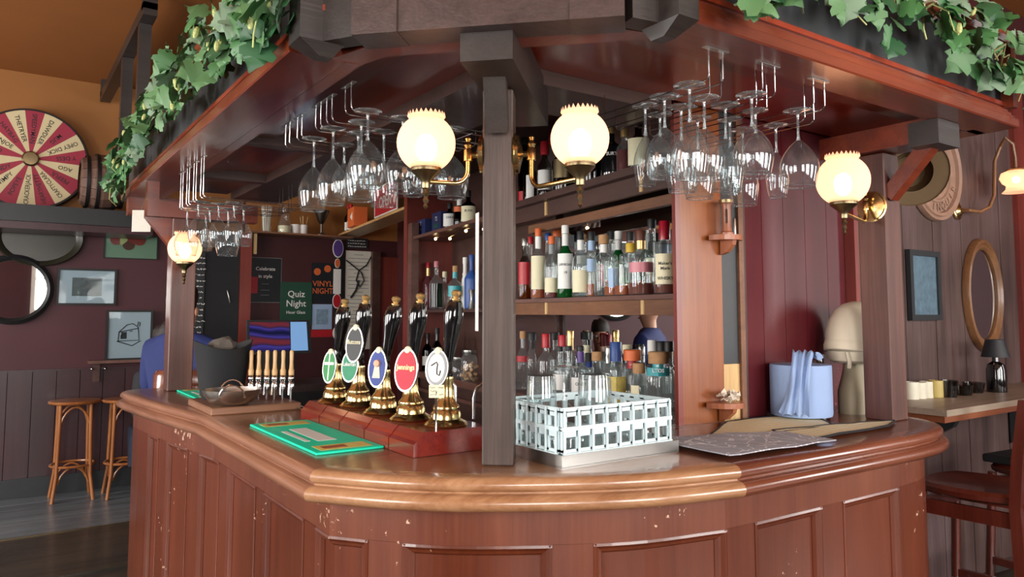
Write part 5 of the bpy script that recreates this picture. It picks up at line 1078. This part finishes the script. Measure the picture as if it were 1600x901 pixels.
def garland(label, line, n, ncone, face_dir, seed, rz0):
    rnd = random.Random(seed); r = thing('hop_garland', label, 'garland', line[0])
    pts = catmull([Vector(p) for p in line], 10); o0 = V3(line[0])
    st = [V3(p)-o0+V3(rnd.uniform(-.015, .015), rnd.uniform(-.015, .015), rnd.uniform(-.03, .03)) for p in pts]
    MB().tube(st, .004, 6).build('vine_stem', 'vine', r, True)
    MB().tube([p+V3(.01*math.sin(i), .01*math.cos(i*1.7), .03*math.sin(i*.9)) for i, p in enumerate(st)], .003, 6).build('vine_stem', 'vine', r, True)
    fd = V3(face_dir).normalized()
    for i in range(n):
        t = rnd.random()*(len(st)-1); k = int(t); p = st[k].lerp(st[min(k+1, len(st)-1)], t-k)
        outw = fd*rnd.uniform(.0, .055); p = p+outw+V3(rnd.uniform(-.03, .03)*abs(fd.y), rnd.uniform(-.03, .03)*abs(fd.x), rnd.uniform(-.115, .11))
        s = rnd.uniform(.048, .09); me = rnd.choice(LEAVES)
        o = bpy.data.objects.new('leaf', me); COL.objects.link(o); o.parent = r; o.location = p; o.scale = (s, s, s)
        nrm = (fd+V3(rnd.uniform(-.8, .8), rnd.uniform(-.8, .8), rnd.uniform(-.3, .9))).normalized()
        tip = V3(rnd.uniform(-1, 1)*abs(fd.y)+fd.x*.3, rnd.uniform(-1, 1)*abs(fd.x)+fd.y*.3, rnd.uniform(-1.3, .35)); tip = (tip-nrm*tip.dot(nrm)).normalized(); x_ = tip.cross(nrm)
        o.rotation_euler = Matrix((x_, tip, nrm)).transposed().to_euler()
    for i in range(ncone):
        p = st[rnd.randrange(len(st))]+fd*rnd.uniform(.03, .08)+V3(rnd.uniform(-.05, .05)*abs(fd.y), rnd.uniform(-.05, .05)*abs(fd.x), rnd.uniform(-.1, .06)); s = rnd.uniform(.018, .026)
        o = bpy.data.objects.new('hop_cone', CONE); COL.objects.link(o); o.parent = r; o.location = p; o.scale = (s, s, s); o.rotation_euler = (rnd.uniform(-.4, .4), rnd.uniform(-.4, .4), rnd.uniform(0, 6))
    for i in range(5):
        p = st[rnd.randrange(len(st))]; q = p+fd*.05
        MB().tube([p, q+V3(0, 0, -.04), q+V3(rnd.uniform(-.03, .03), rnd.uniform(-.03, .03), -.10), q+V3(rnd.uniform(-.05, .05), rnd.uniform(-.05, .05), -.13)], .0022, 5).build('tendril', 'hop', r, True)
    return r
garland('green hop garland with pale cones draped along the canopy over the pumps', [(.56, 1.74, 2.29), (.545, 1.9, 2.30), (.54, 2.3, 2.32), (.54, 2.75, 2.34), (.54, 3.3, 2.36), (.54, 3.8, 2.33), (.54, 4.3, 2.30), (.545, 4.75, 2.22)], 300, 28, (-1, -.25, 0), 5, 0)
garland('green hop garland draped along the canopy above the glass crate', [(1.31, 1.065, 2.27), (1.42, 1.06, 2.31), (1.7, 1.06, 2.38), (2.0, 1.06, 2.38), (2.3, 1.06, 2.37), (2.6, 1.06, 2.35), (2.8, 1.06, 2.33), (2.93, 1.06, 2.28)], 165, 14, (-.2, -1, 0), 9, 0)
# ------------------------------------------------------------------ ledge with wheel and barrel, ceiling timbers
lg = thing('high_ledge', 'dark painted ledge beam high on the maroon wall', 'ledge', (0, 6.98, 2.2)); zl = at(60, 320, v=6.75).z
MB().box((-1.6, -.23, zl-.13-2.2), (1.05, .315, zl-2.2)).build('beam', 'charcoal', lg); MB().box((-1.6, -.2, zl-.185-2.2), (1.05, .24, zl-.131-2.2)).build('moulding', 'wainscot', lg)
wc = at(48, 236, v=7.2); wr_ = .40; wh = thing('game_wheel', 'round red and cream striped wheel with painted names', 'wheel', (wc.x, 7.2, zl+wr_+.026))
MB().lathe([(0, -.0), (wr_+.015, 0), (wr_+.022, .02), (wr_+.015, .045), (wr_, .045), (wr_, .03), (0, .03)], 60, axis=(0, 1, 0)).xf(Matrix.Translation((0, -.022, 0))).build('rim', 'iron', wh, True)
NM = ['SPEEDYMAN', 'THETRYER', 'HAYBAG', 'MEONJOE', 'FRED', 'BO', 'DY ANDY', 'WIMPY', 'POPEYE', 'CRACKERJACK', 'HEARYHETTY', 'CRAFTYCLARA', 'PEEFUL', 'AGO', 'Y DESS', 'OPEY DICK', 'MUG', 'DAWDLER']
for i in range(18):
    a0 = PI/2-.04+2*PI*(i-.5)/18; a1 = a0+2*PI/18; red_ = i % 2 == 0
    o = MB().extr([(0, -.024, 0)]+[(wr_*math.cos(a0+(a1-a0)*k/4), -.024, wr_*math.sin(a0+(a1-a0)*k/4)) for k in range(5)], (0, -.003, 0)).build('wedge', 'wheel_red' if red_ else 'wheel_cream', wh)
    am = (a0+a1)/2; dr_ = V3(math.cos(am), 0, math.sin(am)); y_ = V3(0, -1, 0).cross(dr_)
    text_mesh(NM[i], .047, 'black_matte', o, frameM(dr_*(wr_*.63)+V3(0, -.0272, 0), -dr_, -y_, (0, -1, 0)), width=wr_*.62)
MB().lathe([(0, .03), (.05, .028), (.062, .015), (.062, 0)], 24, axis=(0, -1, 0)).xf(Matrix.Translation((0, -.026, 0))).build('hub', 'brass_dull', wh, True)
bp = at(160, 262, v=6.92); ba = thing('small_barrel', 'small wooden cask with iron hoops lying on the ledge by the wheel', 'barrel', (bp.x, 6.92, zl+.24))
prb = [(0, -.16), (.17, -.16), (.19, -.15), (.225, -.06), (.235, 0), (.225, .06), (.19, .15), (.17, .16), (0, .16)]
for k in range(16):
    m = MB(); a0, a1 = 2*PI*k/16+.01, 2*PI*(k+1)/16-.01; P = []
    for r_, z in prb[1:-1]:
        for a in (a0, a1): P.append((z, r_*math.cos(a), r_*math.sin(a)))
    for r_, z in prb[1:-1]:
        for a in (a0, a1): P.append((z, r_*.9*math.cos(a), r_*.9*math.sin(a)))
    n2 = len(prb)-2; m.add(P, [(2*j, 2*j+1, 2*j+3, 2*j+2) for j in range(n2-1)]+[(2*n2+2*j, 2*n2+2*j+2, 2*n2+2*j+3, 2*n2+2*j+1) for j in range(n2-1)]+[(0, 2, 2*n2+2, 2*n2), (1, 2*n2+1, 2*n2+3, 3)]); m.build('stave', 'barrel_oak', ba)
for z in (-.11, -.04, .08, .14): MB().lathe([(.19+.045*(1-(z/.16)**2)+.001, z-.014), (.19+.045*(1-(z/.16)**2)+.004, z-.012), (.19+.045*(1-(z/.16)**2)+.004, z+.012), (.19+.045*(1-(z/.16)**2)+.001, z+.014)], 32, axis=(1, 0, 0)).build('hoop', 'iron', ba, True)
MB().lathe([(0, -.145), (.172, -.145), (.172, -.13), (0, -.13)], 30, axis=(1, 0, 0)).build('head_board', 'barrel_oak', ba, True); MB().lathe([(0, .145), (.172, .145), (.172, .13), (0, .13)], 30, axis=(1, 0, 0)).build('head_board', 'barrel_oak', ba, True)
tf = thing('ceiling_frame', 'dark timber frame hanging from the ochre ceiling', 'frame', (.7, 5.9, ZC)); zr = 3.34-ZC
MB().box((-.04, -1.0, zr-.04), (.04, 1.3, zr+.04)).build('rail', 'beam_dark', tf); MB().box((-.04, -1.0, zr), (.04, -.92, 0)).build('hanger', 'beam_dark', tf)
for y in (-.8, -.04): MB().box((-.035, y-.035, 2.50-ZC), (.035, y+.035, zr-.041)).build('upright', 'beam_dark', tf)
MB().box((-.04, 1.22, zr), (.04, 1.3, 0)).build('hanger', 'beam_dark', tf); MB().box((-.045, -.9, 2.46-ZC), (.045, .1, 2.50-ZC)).build('foot_rail', 'beam_dark', tf)
# ------------------------------------------------------------------ pictures on the maroon wall
VK = Vb-.0215+.0215
def wallthing(name, label, cat, x, y): q = at(x, y, v=Vb); return thing(name, label, cat, (q.x, Vb, q.z))
def pic(name, label, x0, y0, x1, y1, frame, inner, fw=.018, mount=None, v=Vb, vis=None):
    a, b = at(x0, y0, v=v-.02), at(x1, y1, v=v-.02); w_, h_ = abs(b.x-a.x)/2, abs(a.z-b.z)/2; r = thing(name, label, 'picture', ((a.x+b.x)/2, v-.001, (a.z+b.z)/2))
    for p, q in (((-w_, -h_), (w_, -h_+fw)), ((-w_, h_-fw), (w_, h_)), ((-w_, -h_+fw), (-w_+fw, h_-fw)), ((w_-fw, -h_+fw), (w_, h_-fw))): MB().box((p[0], -.024, p[1]), (q[0], 0, q[1])).build('frame_bar', frame, r)
    MB().box((-w_+fw, -.012, -h_+fw), (w_-fw, -.002, h_-fw)).build('mount' if mount else 'picture', mount or inner, r)
    if mount: MB().box((-w_*.5, -.0135, -h_*.5), (w_*.5, -.0121, h_*.5)).build('picture', inner, r)
    MB().box((-w_+fw, -.019, -h_+fw), (w_-fw, -.0175, h_-fw)).build('glazing', 'pane', r)
    return r, w_, h_
pic('framed_photo', 'black framed old photograph with wide pale mount on the maroon wall', 90, 418, 181, 477, 'black_matte', 'photo_grey', mount='mount')
r, w_, h_ = pic('framed_sketch', 'black framed ink sketch of a house propped on the picture ledge', 167, 484, 237, 561, 'black_matte', 'mount', v=7.2)
ink = [[(-.4, -.2), (-.38, .1), (-.1, .34), (.1, .38), (.3, .26), (.34, -.18), (-.4, -.2)], [(-.38, .1), (.3, .22)], [(-.3, 0), (-.16, .02), (-.16, -.12), (-.3, -.12), (-.3, 0)], [(.28, .3), (.3, .44), (.36, .42), (.35, .28)], [(0, .12), (.1, .13)], [(-.45, -.2), (.1, -.36), (.4, -.2)]]
for L_ in ink: MB().tube([(a*w_*1.2, -.0145, b*h_*1.2) for a, b in L_], .0035, 5).build('ink_line', 'black_matte', r, True)
MB().box((-w_*.35, -.0136, -h_*.15), (-w_*.12, -.0122, h_*.12)).build('ink_shading', 'charcoal', r)
r, w_, h_ = pic('fruit_painting', 'unglazed green still life painting of apples below the high ledge', 163, 365, 246, 406, 'black_matte', 'paint_green', .008)
for x, z, c in ((-.55, .6, 'apple'), (-.3, .62, 'hop'), (0, .6, 'apple'), (.3, .62, 'apple'), (-.1, .2, 'brown')): MB().lathe([(0, 0), (.05, 0), (.05, .002), (0, .003)], 16, c=(x*w_, -.0135, z*h_), axis=(0, -1, 0)).build('painted_fruit', c, r, True)
r = thing('oval_tray', 'large dark oval tray hung under the high ledge', 'tray', tuple(at(62, 371, v=Vb-.02))); R_ = .31
MB().lathe([(0, .004), (R_*.84, .004), (R_*.9, .02), (R_, .03), (R_*1.03, .02), (R_, 0), (0, 0)], 48, axis=(0, -1, 0), sx=1, sy=.75).build('tray_dish', 'tray_dark', r, True)
r = thing('round_mirror', 'round mirror in a heavy black frame on the maroon wall', 'mirror', tuple(at(20, 452, v=Vb-.02))); R_ = .285
MB().lathe([(R_*.82, .0), (R_*.82, .02), (R_*.9, .035), (R_, .02), (R_, 0)], 48, axis=(0, -1, 0)).build('frame_ring', 'black_matte', r, True); MB().lathe([(0, .008), (R_*.83, .008)], 40, axis=(0, -1, 0)).build('mirror_glass', 'mirror', r, True)
pl_ = thing('picture_ledge', 'narrow wooden ledge with coat hooks on the wainscot', 'ledge', (.9, Vb-.033, 1.068)); MB().box((-.24, -.11, -.012), (.45, .03, .012)).build('ledge_board', 'shelf_mid', pl_); MB().box((-.2, -.02, -.17), (-.15, .0, -.012)).build('support', 'shelf_dark', pl_)
for x in (-.21, -.11): MB().ball((x, -.03, -.06), .012, 10, 6).build('knob', 'chrome', pl_, True)
wc_ = thing('white_card', 'blank white card hanging at the far corner of the canopy', 'card', tuple(at(220, 345, d=4.1))); a, b = at(207, 328, d=4.1)-wc_.location, at(235, 362, d=4.1)-wc_.location; MB().extr([(a.x, a.y, a.z), (b.x, b.y, a.z), (b.x, b.y, b.z), (a.x, a.y, b.z)], (0, .003, 0)).build('card', 'paper', wc_)
MB().tube([(0, 0, a.z), (.02, 0, 2.12-wc_.location.z)], .001, 5).build('string', 'vine', wc_)
# bentwood stools
def stool(label, c):
    r = thing('bentwood_stool', label, 'stool', (c[0], c[1], 0), 0, 'bentwood stools')
    MB().lathe([(0, .752), (.17, .752), (.185, .758), (.19, .768), (.185, .778), (.165, .781), (0, .775)], 32).build('seat', 'bentwood', r, True)
    for k in range(4):
        a = PI/4+k*PI/2; u = V3(math.cos(a), math.sin(a), 0); MB().tube([u*.15+V3(0, 0, .755), u*.155+V3(0, 0, .5), u*.165+V3(0, 0, .2), u*.20], .014, 10).build('leg', 'bentwood', r, True)
        a2 = a+PI/2; w2_ = V3(math.cos(a2), math.sin(a2), 0)
        for z0, hh in ((.58, .15), (.14, .12)): MB().tube([(u*(1-s)+w2_*s)*.15+V3(0, 0, z0+hh*math.sin(PI*s)**.6) for s in [i/10 for i in range(11)]], .008, 8).build('brace', 'bentwood', r, True)
    MB().tube([(.155*math.cos(i*PI/16), .155*math.sin(i*PI/16), .27) for i in range(32)], .010, 8, closed=True).build('ring', 'bentwood', r, True)
    return r
stool('honey bentwood bar stool against the dark wainscot', (.56, 7.02)); stool('bentwood bar stool mostly hidden behind the corner of the bar', (.93, 6.92))
# ------------------------------------------------------------------ things on the plank wall, table, chairs
VP = Vr-.024
q = at(1457, 265, v=VP); pq = thing('carved_plaque', 'round carved wooden plaque with raised lettering on the plank wall', 'plaque', (q.x, VP, q.z)); R_ = .285
MB().lathe([(0, .012), (R_*.58, .012), (R_*.60, .02), (R_*.64, .02), (R_*.66, .012), (R_*.84, .012), (R_*.86, .03), (R_*.92, .035), (R_*.94, .025), (R_, .028), (R_*1.02, .01), (R_*1.02, 0), (0, 0)], 60, axis=(0, -1, 0)).build('disc', 'carved', pq, True)
for i, ch in enumerate('INQUIR'):
    a = -PI/2+(-2.5+i)*.26+.5; d_ = V3(math.cos(a), 0, math.sin(a)); text_mesh(ch, .062, 'carved', pq, frameM(d_*(R_*.75)+V3(0, -.0125, 0), V3(-math.sin(a), 0, math.cos(a)), -d_, (0, -1, 0)), depth=.006, name='raised_letter')
q = at(1425, 268, d=3.35); ht = thing('felt_hat', 'brown wide-brimmed hat hanging behind the reddish post', 'hat', (q.x, q.y, q.z)); ax = V3(-.75, -.6, -.15)
MB().lathe([(.155, 0), (.15, .006), (.09, .012), (.085, .05), (.07, .085), (0, .09)], 32, axis=-ax).build('crown_and_brim', 'hat_felt', ht, True); MB().tube([(0, 0, .15), V3(2.745-q.x, 1.48-q.y, 2.05-q.z)], .002, 5).build('cord', 'cable', ht)
MB().lathe([(.087, .014), (.089, .03)], 32, axis=-ax).build('hat_band', 'black_matte', ht, True)
pic('framed_print', 'black framed print in a deep box frame on the plank wall', 1420, 389, 1472, 500, 'charcoal', 'photo_scene', .03, v=VP)
q = at(1532, 460, v=VP); om = thing('oval_mirror', 'tall oval mirror in a brown moulded frame on the plank wall', 'mirror', (q.x, VP, q.z)); ra_, rb2 = .225, .33
MB().lathe([(.80, 0), (.80, .02), (.84, .03), (.88, .028), (.92, .04), (.97, .035), (1, .015), (1, 0)], 56, axis=(0, -1, 0)).xf(Matrix.Diagonal((ra_, 1, rb2, 1))).build('frame_ring', 'frame_brown', om, True); MB().lathe([(0, .01), (.81, .01)], 48, axis=(0, -1, 0)).xf(Matrix.Diagonal((ra_, 1, rb2, 1))).build('mirror_glass', 'mirror', om, True)
q = at(1495, 330, v=VP); tw = thing('swan_neck_lamp', 'lit tulip glass lamp on a copper swan neck on the plank wall', 'lamp', (q.x, VP, q.z)); e = at(1586, 245, v=1.84)-tw.location
MB().lathe([(0, .03), (.02, .028), (.035, .012), (.05, .008), (.05, 0)], 24, axis=(0, -1, 0)).build('back_plate', 'brass', tw, True)
MB().tube([V3(0, -.02, 0), V3(0, -.06, 0), V3(.10, -.08, -.005), V3(.2, -.09, .03), V3(.24, -.10, .10), V3(.245, -.11, .30), V3(.28, -.13, .39), V3(e.x-.08, -.17, .43), V3(e.x-.02, e.y, .40), V3(e.x, e.y, .32), V3(e.x, e.y, .26)], .010, 10).build('swan_neck', 'frame_brown', tw, True)
sc_ = V3(e.x, e.y, .26); MB().lathe([(.02, .0), (.03, -.005), (.05, -.01), (.045, -.02)], 20, c=sc_).build('gallery', 'brass_dull', tw, True)
MB().lathe([(.04, -.015), (.075, -.03), (.085, -.06), (.07, -.09), (.052, -.105), (.055, -.125), (.075, -.145)], 28, c=sc_).build('tulip_shade', 'globe_glass', tw, True, angle=180); MB().ball(sc_+V3(0, 0, -.07), .022, 10, 8).build('bulb', 'bulb', tw, True)
tb2 = thing('wall_table', 'pale topped high table against the plank wall', 'table', (4.2, 1.82, 0))
MB().prism([(-.72, -.18), (1.1, -.18), (1.1, .205), (-.72, .205)], 1.022, 1.05).build('tabletop', 'table_top', tb2); MB().box((-.70, -.16, .99), (1.08, .2, 1.0215)).build('apron', 'bracket_wood', tb2)
for x in (-.5, .85): MB().extr([(x, .2, .99), (x, -.12, .99), (x, -.10, .95), (x, .1, .82), (x, .2, .7)], (.04, 0, 0)).build('bracket', 'charcoal', tb2)
for i, (x, y, r0, h0, c, lab_) in enumerate(((1424, 623, .035, .085, 'candle', 'white pillar candle nearest the reddish post'), (1437, 622, .032, .08, 'candle', 'white pillar candle second from the reddish post'), (1448, 621, .03, .082, 'candle', 'slim white candle third from the reddish post'), (1463, 620, .034, .085, 'amber_wax', 'cream candle with yellow wax next to the glass'))):
    p = at(x, y, z=1.05); o = thing('candle', lab_+' on the wall table', 'candle', (p.x, p.y, 1.0503), 0, 'candles on the wall table'); MB().lathe([(0, 0), (r0, 0), (r0, h0), (r0*.8, h0-.004), (0, h0-.008)], 18).build('wax', c, o, True); MB().tube([(0, 0, h0-.008), (0, .002, h0+.01)], .0012, 5).build('wick', 'black_matte', o)
for x, y, r0, h0, lab_ in ((1483, 620, .045, .085, 'ribbed glass tumbler on the wall table'), (1505, 617, .05, .05, 'low cut-glass dish on the wall table'), (1522, 613, .055, .055, 'shallow glass bowl on the wall table beside the lamp')):
    p = at(x, y, z=1.05); o = thing('glass_dish', lab_, 'glass', (p.x, p.y, 1.0503)); MB().lathe([(0, 0), (r0*.8, 0), (r0, h0), (r0*.94, h0), (r0*.74, .006), (0, .006)], 20).build('dish', 'glass_smoke', o, True)
p = at(1558, 612, z=1.05); tl2 = thing('table_lamp', 'dark bottle lamp with a small black shade on the wall table', 'lamp', (p.x, p.y, 1.0503)); MB().lathe([(0, 0), (.048, 0), (.05, .01), (.05, .12), (.042, .15), (.018, .165), (.016, .20), (0, .20)], 24).build('bottle_base', 'black_gloss', tl2, True)
MB().lathe([(.07, .19), (.045, .285), (.044, .285), (.069, .19)], 28).build('shade', 'lampshade', tl2, True)
def bar_chair(label, c, rz, cushion=False):
    r = thing('bar_chair', label, 'chair', (c[0], c[1], 0), rz, 'tall wooden bar chairs')
    if cushion: bevel(MB().box((-.2, -.19, .762), (.2, .2, .80)).build('cushion', 'black_soft', r), .012, 3)
    o = MB().lathe([(0, .715), (.20, .715), (.215, .725), (.22, .745), (.205, .76), (.1, .752), (0, .748)], 36, sq=.35, sx=.98, sy=.98); o.build('seat', 'chair_wood', r, True)
    for s in (-1, 1):
        MB().tube([(s*.17, .17, .715), (s*.18, .19, .35), (s*.19, .205, 0)], .019, 10).build('front_leg', 'chair_wood', r, True)
        MB().add(*(lambda pts: ([(s*.19+dx, y+dy, z) for y, z in pts for dx, dy in ((-.016, -.02), (.016, -.02), (.016, .02), (-.016, .02))], [(4*i+k, 4*i+(k+1) % 4, 4*i+4+(k+1) % 4, 4*i+4+k) for i in range(len(pts)-1) for k in range(4)]+[(3, 2, 1, 0), tuple(4*(len(pts)-1)+k for k in range(4))]))([(-.235, 0), (-.20, .4), (-.19, .72), (-.205, .9), (-.24, 1.14)])).build('back_post', 'chair_wood', r)
        MB().beam((s*.18, -.20, .30), (s*.18, .18, .30), .022, .035).build('stretcher', 'chair_wood', r); MB().beam((s*.175, -.195, .66), (s*.175, .165, .66), .02, .06).build('side_rail', 'chair_wood', r)
    for z in (.90, 1.0, 1.10): MB().tube([(-.19, -.205-(z-.9)*.14, z), (0, -.235-(z-.9)*.14, z), (.19, -.205-(z-.9)*.14, z)], .018, 8).build('back_slat', 'chair_wood', r, True)
    MB().beam((-.18, .185, .26), (.18, .185, .26), .03, .04).build('foot_rail', 'steel', r); MB().beam((-.17, .165, .66), (.17, .165, .66), .02, .06).build('front_rail', 'chair_wood', r)
    return r
bar_chair('dark red wooden bar chair with curved back beside the end of the bar', (3.50, 1.52), .05); bar_chair('bar chair with a black seat cushion under the wall table', (4.15, 1.50), -.1, True)
# ------------------------------------------------------------------ people by the far end of the bar
def person(label, loc, rz, J, R, shirt, trousers, facing=1, glasses=False, hair='hair_dark', name='person'):
    """J joints, R radii; one skinned body, clothing and hair as children"""
    root = thing(name, label, 'person', loc, rz)
    def skin(nm, verts, edges_, rad, mat, lev=2):
        me = bpy.data.meshes.new(nm); me.from_pydata(verts, edges_, []); ob = bpy.data.objects.new(nm, me); COL.objects.link(ob)
        md = ob.modifiers.new('s', 'SKIN'); md.use_smooth_shade = True
        for i, rr in enumerate(rad): me.skin_vertices[0].data[i].radius = rr if hasattr(rr, '__len__') else (rr, rr)
        me.skin_vertices[0].data[0].use_root = True
        sb = ob.modifiers.new('b', 'SUBSURF'); sb.levels = sb.render_levels = lev
        dg = bpy.context.evaluated_depsgraph_get(); m2 = bpy.data.meshes.new_from_object(ob.evaluated_get(dg)); bpy.data.objects.remove(ob)
        m2.materials.clear(); m2.materials.append(MT(mat)); o = bpy.data.objects.new(nm, m2); COL.objects.link(o); o.parent = root; return o
    names = list(J); idx = {n: i for i, n in enumerate(names)}
    E1 = [(idx[a], idx[b]) for a, b in (('pelvis', 'waist'), ('waist', 'chest'), ('chest', 'neck'), ('neck', 'jaw'), ('jaw', 'face'), ('face', 'skull'), ('chest', 'shl'), ('shl', 'ell'), ('ell', 'wrl'), ('wrl', 'hal'), ('chest', 'shr'), ('shr', 'elr'), ('elr', 'wrr'), ('wrr', 'har'), ('pelvis', 'hpl'), ('hpl', 'knl'), ('knl', 'anl'), ('anl', 'tol'), ('pelvis', 'hpr'), ('hpr', 'knr'), ('knr', 'anr'), ('anr', 'tor'))]
    thin = {'pelvis', 'waist', 'chest', 'shl', 'shr', 'hpl', 'hpr', 'knl', 'knr'}
    body = skin('body', [J[n] for n in names], E1, [tuple(x*(.5 if n in thin else 1) for x in (R[n] if hasattr(R[n], '__len__') else (R[n], R[n]))) for n in names], 'skin')
    def sub_(nm, ns, eds, grow, mat): skin(nm, [J[n] for n in ns], [(ns.index(a), ns.index(b)) for a, b in eds], [tuple(x+grow for x in (R[n] if hasattr(R[n], '__len__') else (R[n], R[n]))) for n in ns], mat)
    sub_('shirt', ['waist', 'pelvis', 'chest', 'neck', 'shl', 'ell', 'shr', 'elr'], [('pelvis', 'waist'), ('waist', 'chest'), ('chest', 'neck'), ('chest', 'shl'), ('shl', 'ell'), ('chest', 'shr'), ('shr', 'elr')], .014, shirt)
    sub_('trousers', ['pelvis', 'hpl', 'knl', 'anl', 'hpr', 'knr', 'anr'], [('pelvis', 'hpl'), ('hpl', 'knl'), ('knl', 'anl'), ('pelvis', 'hpr'), ('hpr', 'knr'), ('knr', 'anr')], .016, trousers)
    f = V3(J['face']); f = V3(f.x, f.y, f.z+.015)
    m = MB(); m.lathe([(.088, -.01), (.094, .03), (.09, .07), (.066, .10), (.03, .113), (0, .115)], 22, sx=.92, sy=1.12); m.v = [tuple(V3(p)+f+V3(0, -.028, .022)+V3(0, 0, .03*(p[1] > .03))) for p in m.v]; m.build('hair', hair, root, True)
    m = MB().ball(f+V3(0, .093, -.022), .013, 10, 8, (.9, 1.1, 1.6)); m.build('nose', 'skin', root, True)
    for s in (-1, 1):
        MB().ball(f+V3(s*.032, .082, .002), .011, 10, 8, (1.3, .6, .8)).build('eye', 'white', root, True); MB().ball(f+V3(s*.032, .089, .002), .005, 8, 6).build('iris', 'black_matte', root, True)
        MB().ball(f+V3(s*.083, -.005, -.012), .022, 10, 8, (.4, .8, 1.2)).build('ear', 'skin', root, True)
        if glasses: MB().tube([f+V3(s*.032+.024*math.cos(a*PI/8), .102, .002+.019*math.sin(a*PI/8)) for a in range(16)], .0022, 5, closed=True).build('spectacle_rim', 'black_matte', root, True); MB().tube([f+V3(s*.055, .10, .006), f+V3(s*.086, .0, .006)], .002, 5).build('spectacle_arm', 'black_matte', root, True)
    MB().ball(f+V3(0, .083, -.062), .02, 10, 6, (1.2, .35, .3)).build('mouth', 'skin_dark', root, True)
    for s, h in ((-1, 'har'), (1, 'hal')):
        c_ = V3(J[h]); d_ = (c_-V3(J['wrr' if s < 0 else 'wrl'])).normalized(); sd_ = d_.cross(V3(0, 0, 1)).normalized()
        for k in range(4): b_ = c_+sd_*(-.026+.017*k); ln = (.065, .075, .07, .055)[k]; MB().tube([b_-d_*.015, b_+d_*ln*.5, b_+d_*ln*.85+V3(0, 0, -.018), b_+d_*ln*.9+V3(0, 0, -.035)], .0085, 8).build('finger', 'skin', body, True)
        MB().tube([c_-d_*.03+sd_*.03*s, c_+sd_*.045*s, c_+d_*.03+sd_*.05*s+V3(0, 0, -.01)], .0095, 8).build('thumb', 'skin', body, True)
    return root
def body(eye, seat):
    """joint table for a figure facing +y; eye height and seat height (None: standing)"""
    hipz = seat+.09 if seat else eye-.70
    nz = eye-.13
    J = {'pelvis': (0, 0, hipz), 'waist': (0, .01, hipz+.16), 'chest': (0, 0, nz-.16), 'neck': (0, 0, nz), 'jaw': (0, .022, nz+.05), 'face': (0, .012, nz+.115), 'skull': (0, -.005, nz+.19),
         'shl': (.19, 0, nz-.10), 'ell': (.23, .04, nz-.38), 'wrl': (.17, .26, nz-.46), 'hal': (.15, .33, nz-.46), 'shr': (-.19, 0, nz-.10), 'elr': (-.23, .04, nz-.38), 'wrr': (-.17, .26, nz-.46), 'har': (-.15, .33, nz-.46)}
    if seat: J.update({'hpl': (.10, .04, hipz-.01), 'knl': (.13, .44, hipz-.02), 'anl': (.13, .42, hipz-.47), 'tol': (.13, .56, hipz-.53), 'hpr': (-.10, .04, hipz-.01), 'knr': (-.13, .44, hipz-.02), 'anr': (-.13, .42, hipz-.47), 'tor': (-.13, .56, hipz-.53)})
    else: J.update({'hpl': (.10, 0, hipz-.06), 'knl': (.11, .02, hipz*.53), 'anl': (.11, 0, .08), 'tol': (.12, .14, .035), 'hpr': (-.10, 0, hipz-.06), 'knr': (-.11, .02, hipz*.53), 'anr': (-.11, 0, .08), 'tor': (-.12, .14, .035)})
    R = {'pelvis': (.16, .12), 'waist': (.145, .11), 'chest': (.165, .12), 'neck': .055, 'jaw': (.062, .07), 'face': (.078, .095), 'skull': (.06, .075), 'shl': .065, 'ell': .045, 'wrl': .032, 'hal': (.04, .022), 'shr': .065, 'elr': .045, 'wrr': .032, 'har': (.04, .022), 'hpl': .09, 'knl': .062, 'anl': .042, 'tol': .035, 'hpr': .09, 'knr': .062, 'anr': .042, 'tor': .035}
    return J, R
mp_ = BO+BN*(DP-.012); Vt = at(938, 524, d=6.8); k_ = (Vt-V3(mp_.x, mp_.y, Vt.z)).dot(BN); MP = Vt-BN*(2*k_)
vd = (V3(2.3, 2.7, 0)-V3(MP.x, MP.y, 0)); rzp = math.atan2(vd.y, vd.x)-PI/2
J, R = body(Vt.z, .62 if 0 else None) if 0 else body(1.27, .50)
person('man in glasses and dark shirt seated beyond the far post, seen in the mirror', (MP.x, MP.y, 0), rzp+.1, J, R, 'dark_shirt', 'navy', glasses=True)
st = thing('low_stool', 'dark seat the man in glasses sits on beyond the far post', 'seat', (MP.x, MP.y, 0)); MB().lathe([(0, .425), (.19, .425), (.2, .44), (.19, .465), (0, .47)], 24).build('seat', 'black_soft', st, True)
for k in range(4): a = PI/4+k*PI/2; MB().tube([(.15*math.cos(a), .15*math.sin(a), .43), (.18*math.cos(a), .18*math.sin(a), 0)], .015, 8).build('leg', 'chair_wood', st, True)
J, R = body(1.50, None); bpn = at(284, 560, d=4.5)
person('person in a blue top and navy apron standing behind the far post', (bpn.x, bpn.y, 0), -.75, J, R, 'shirt_blue', 'navy')
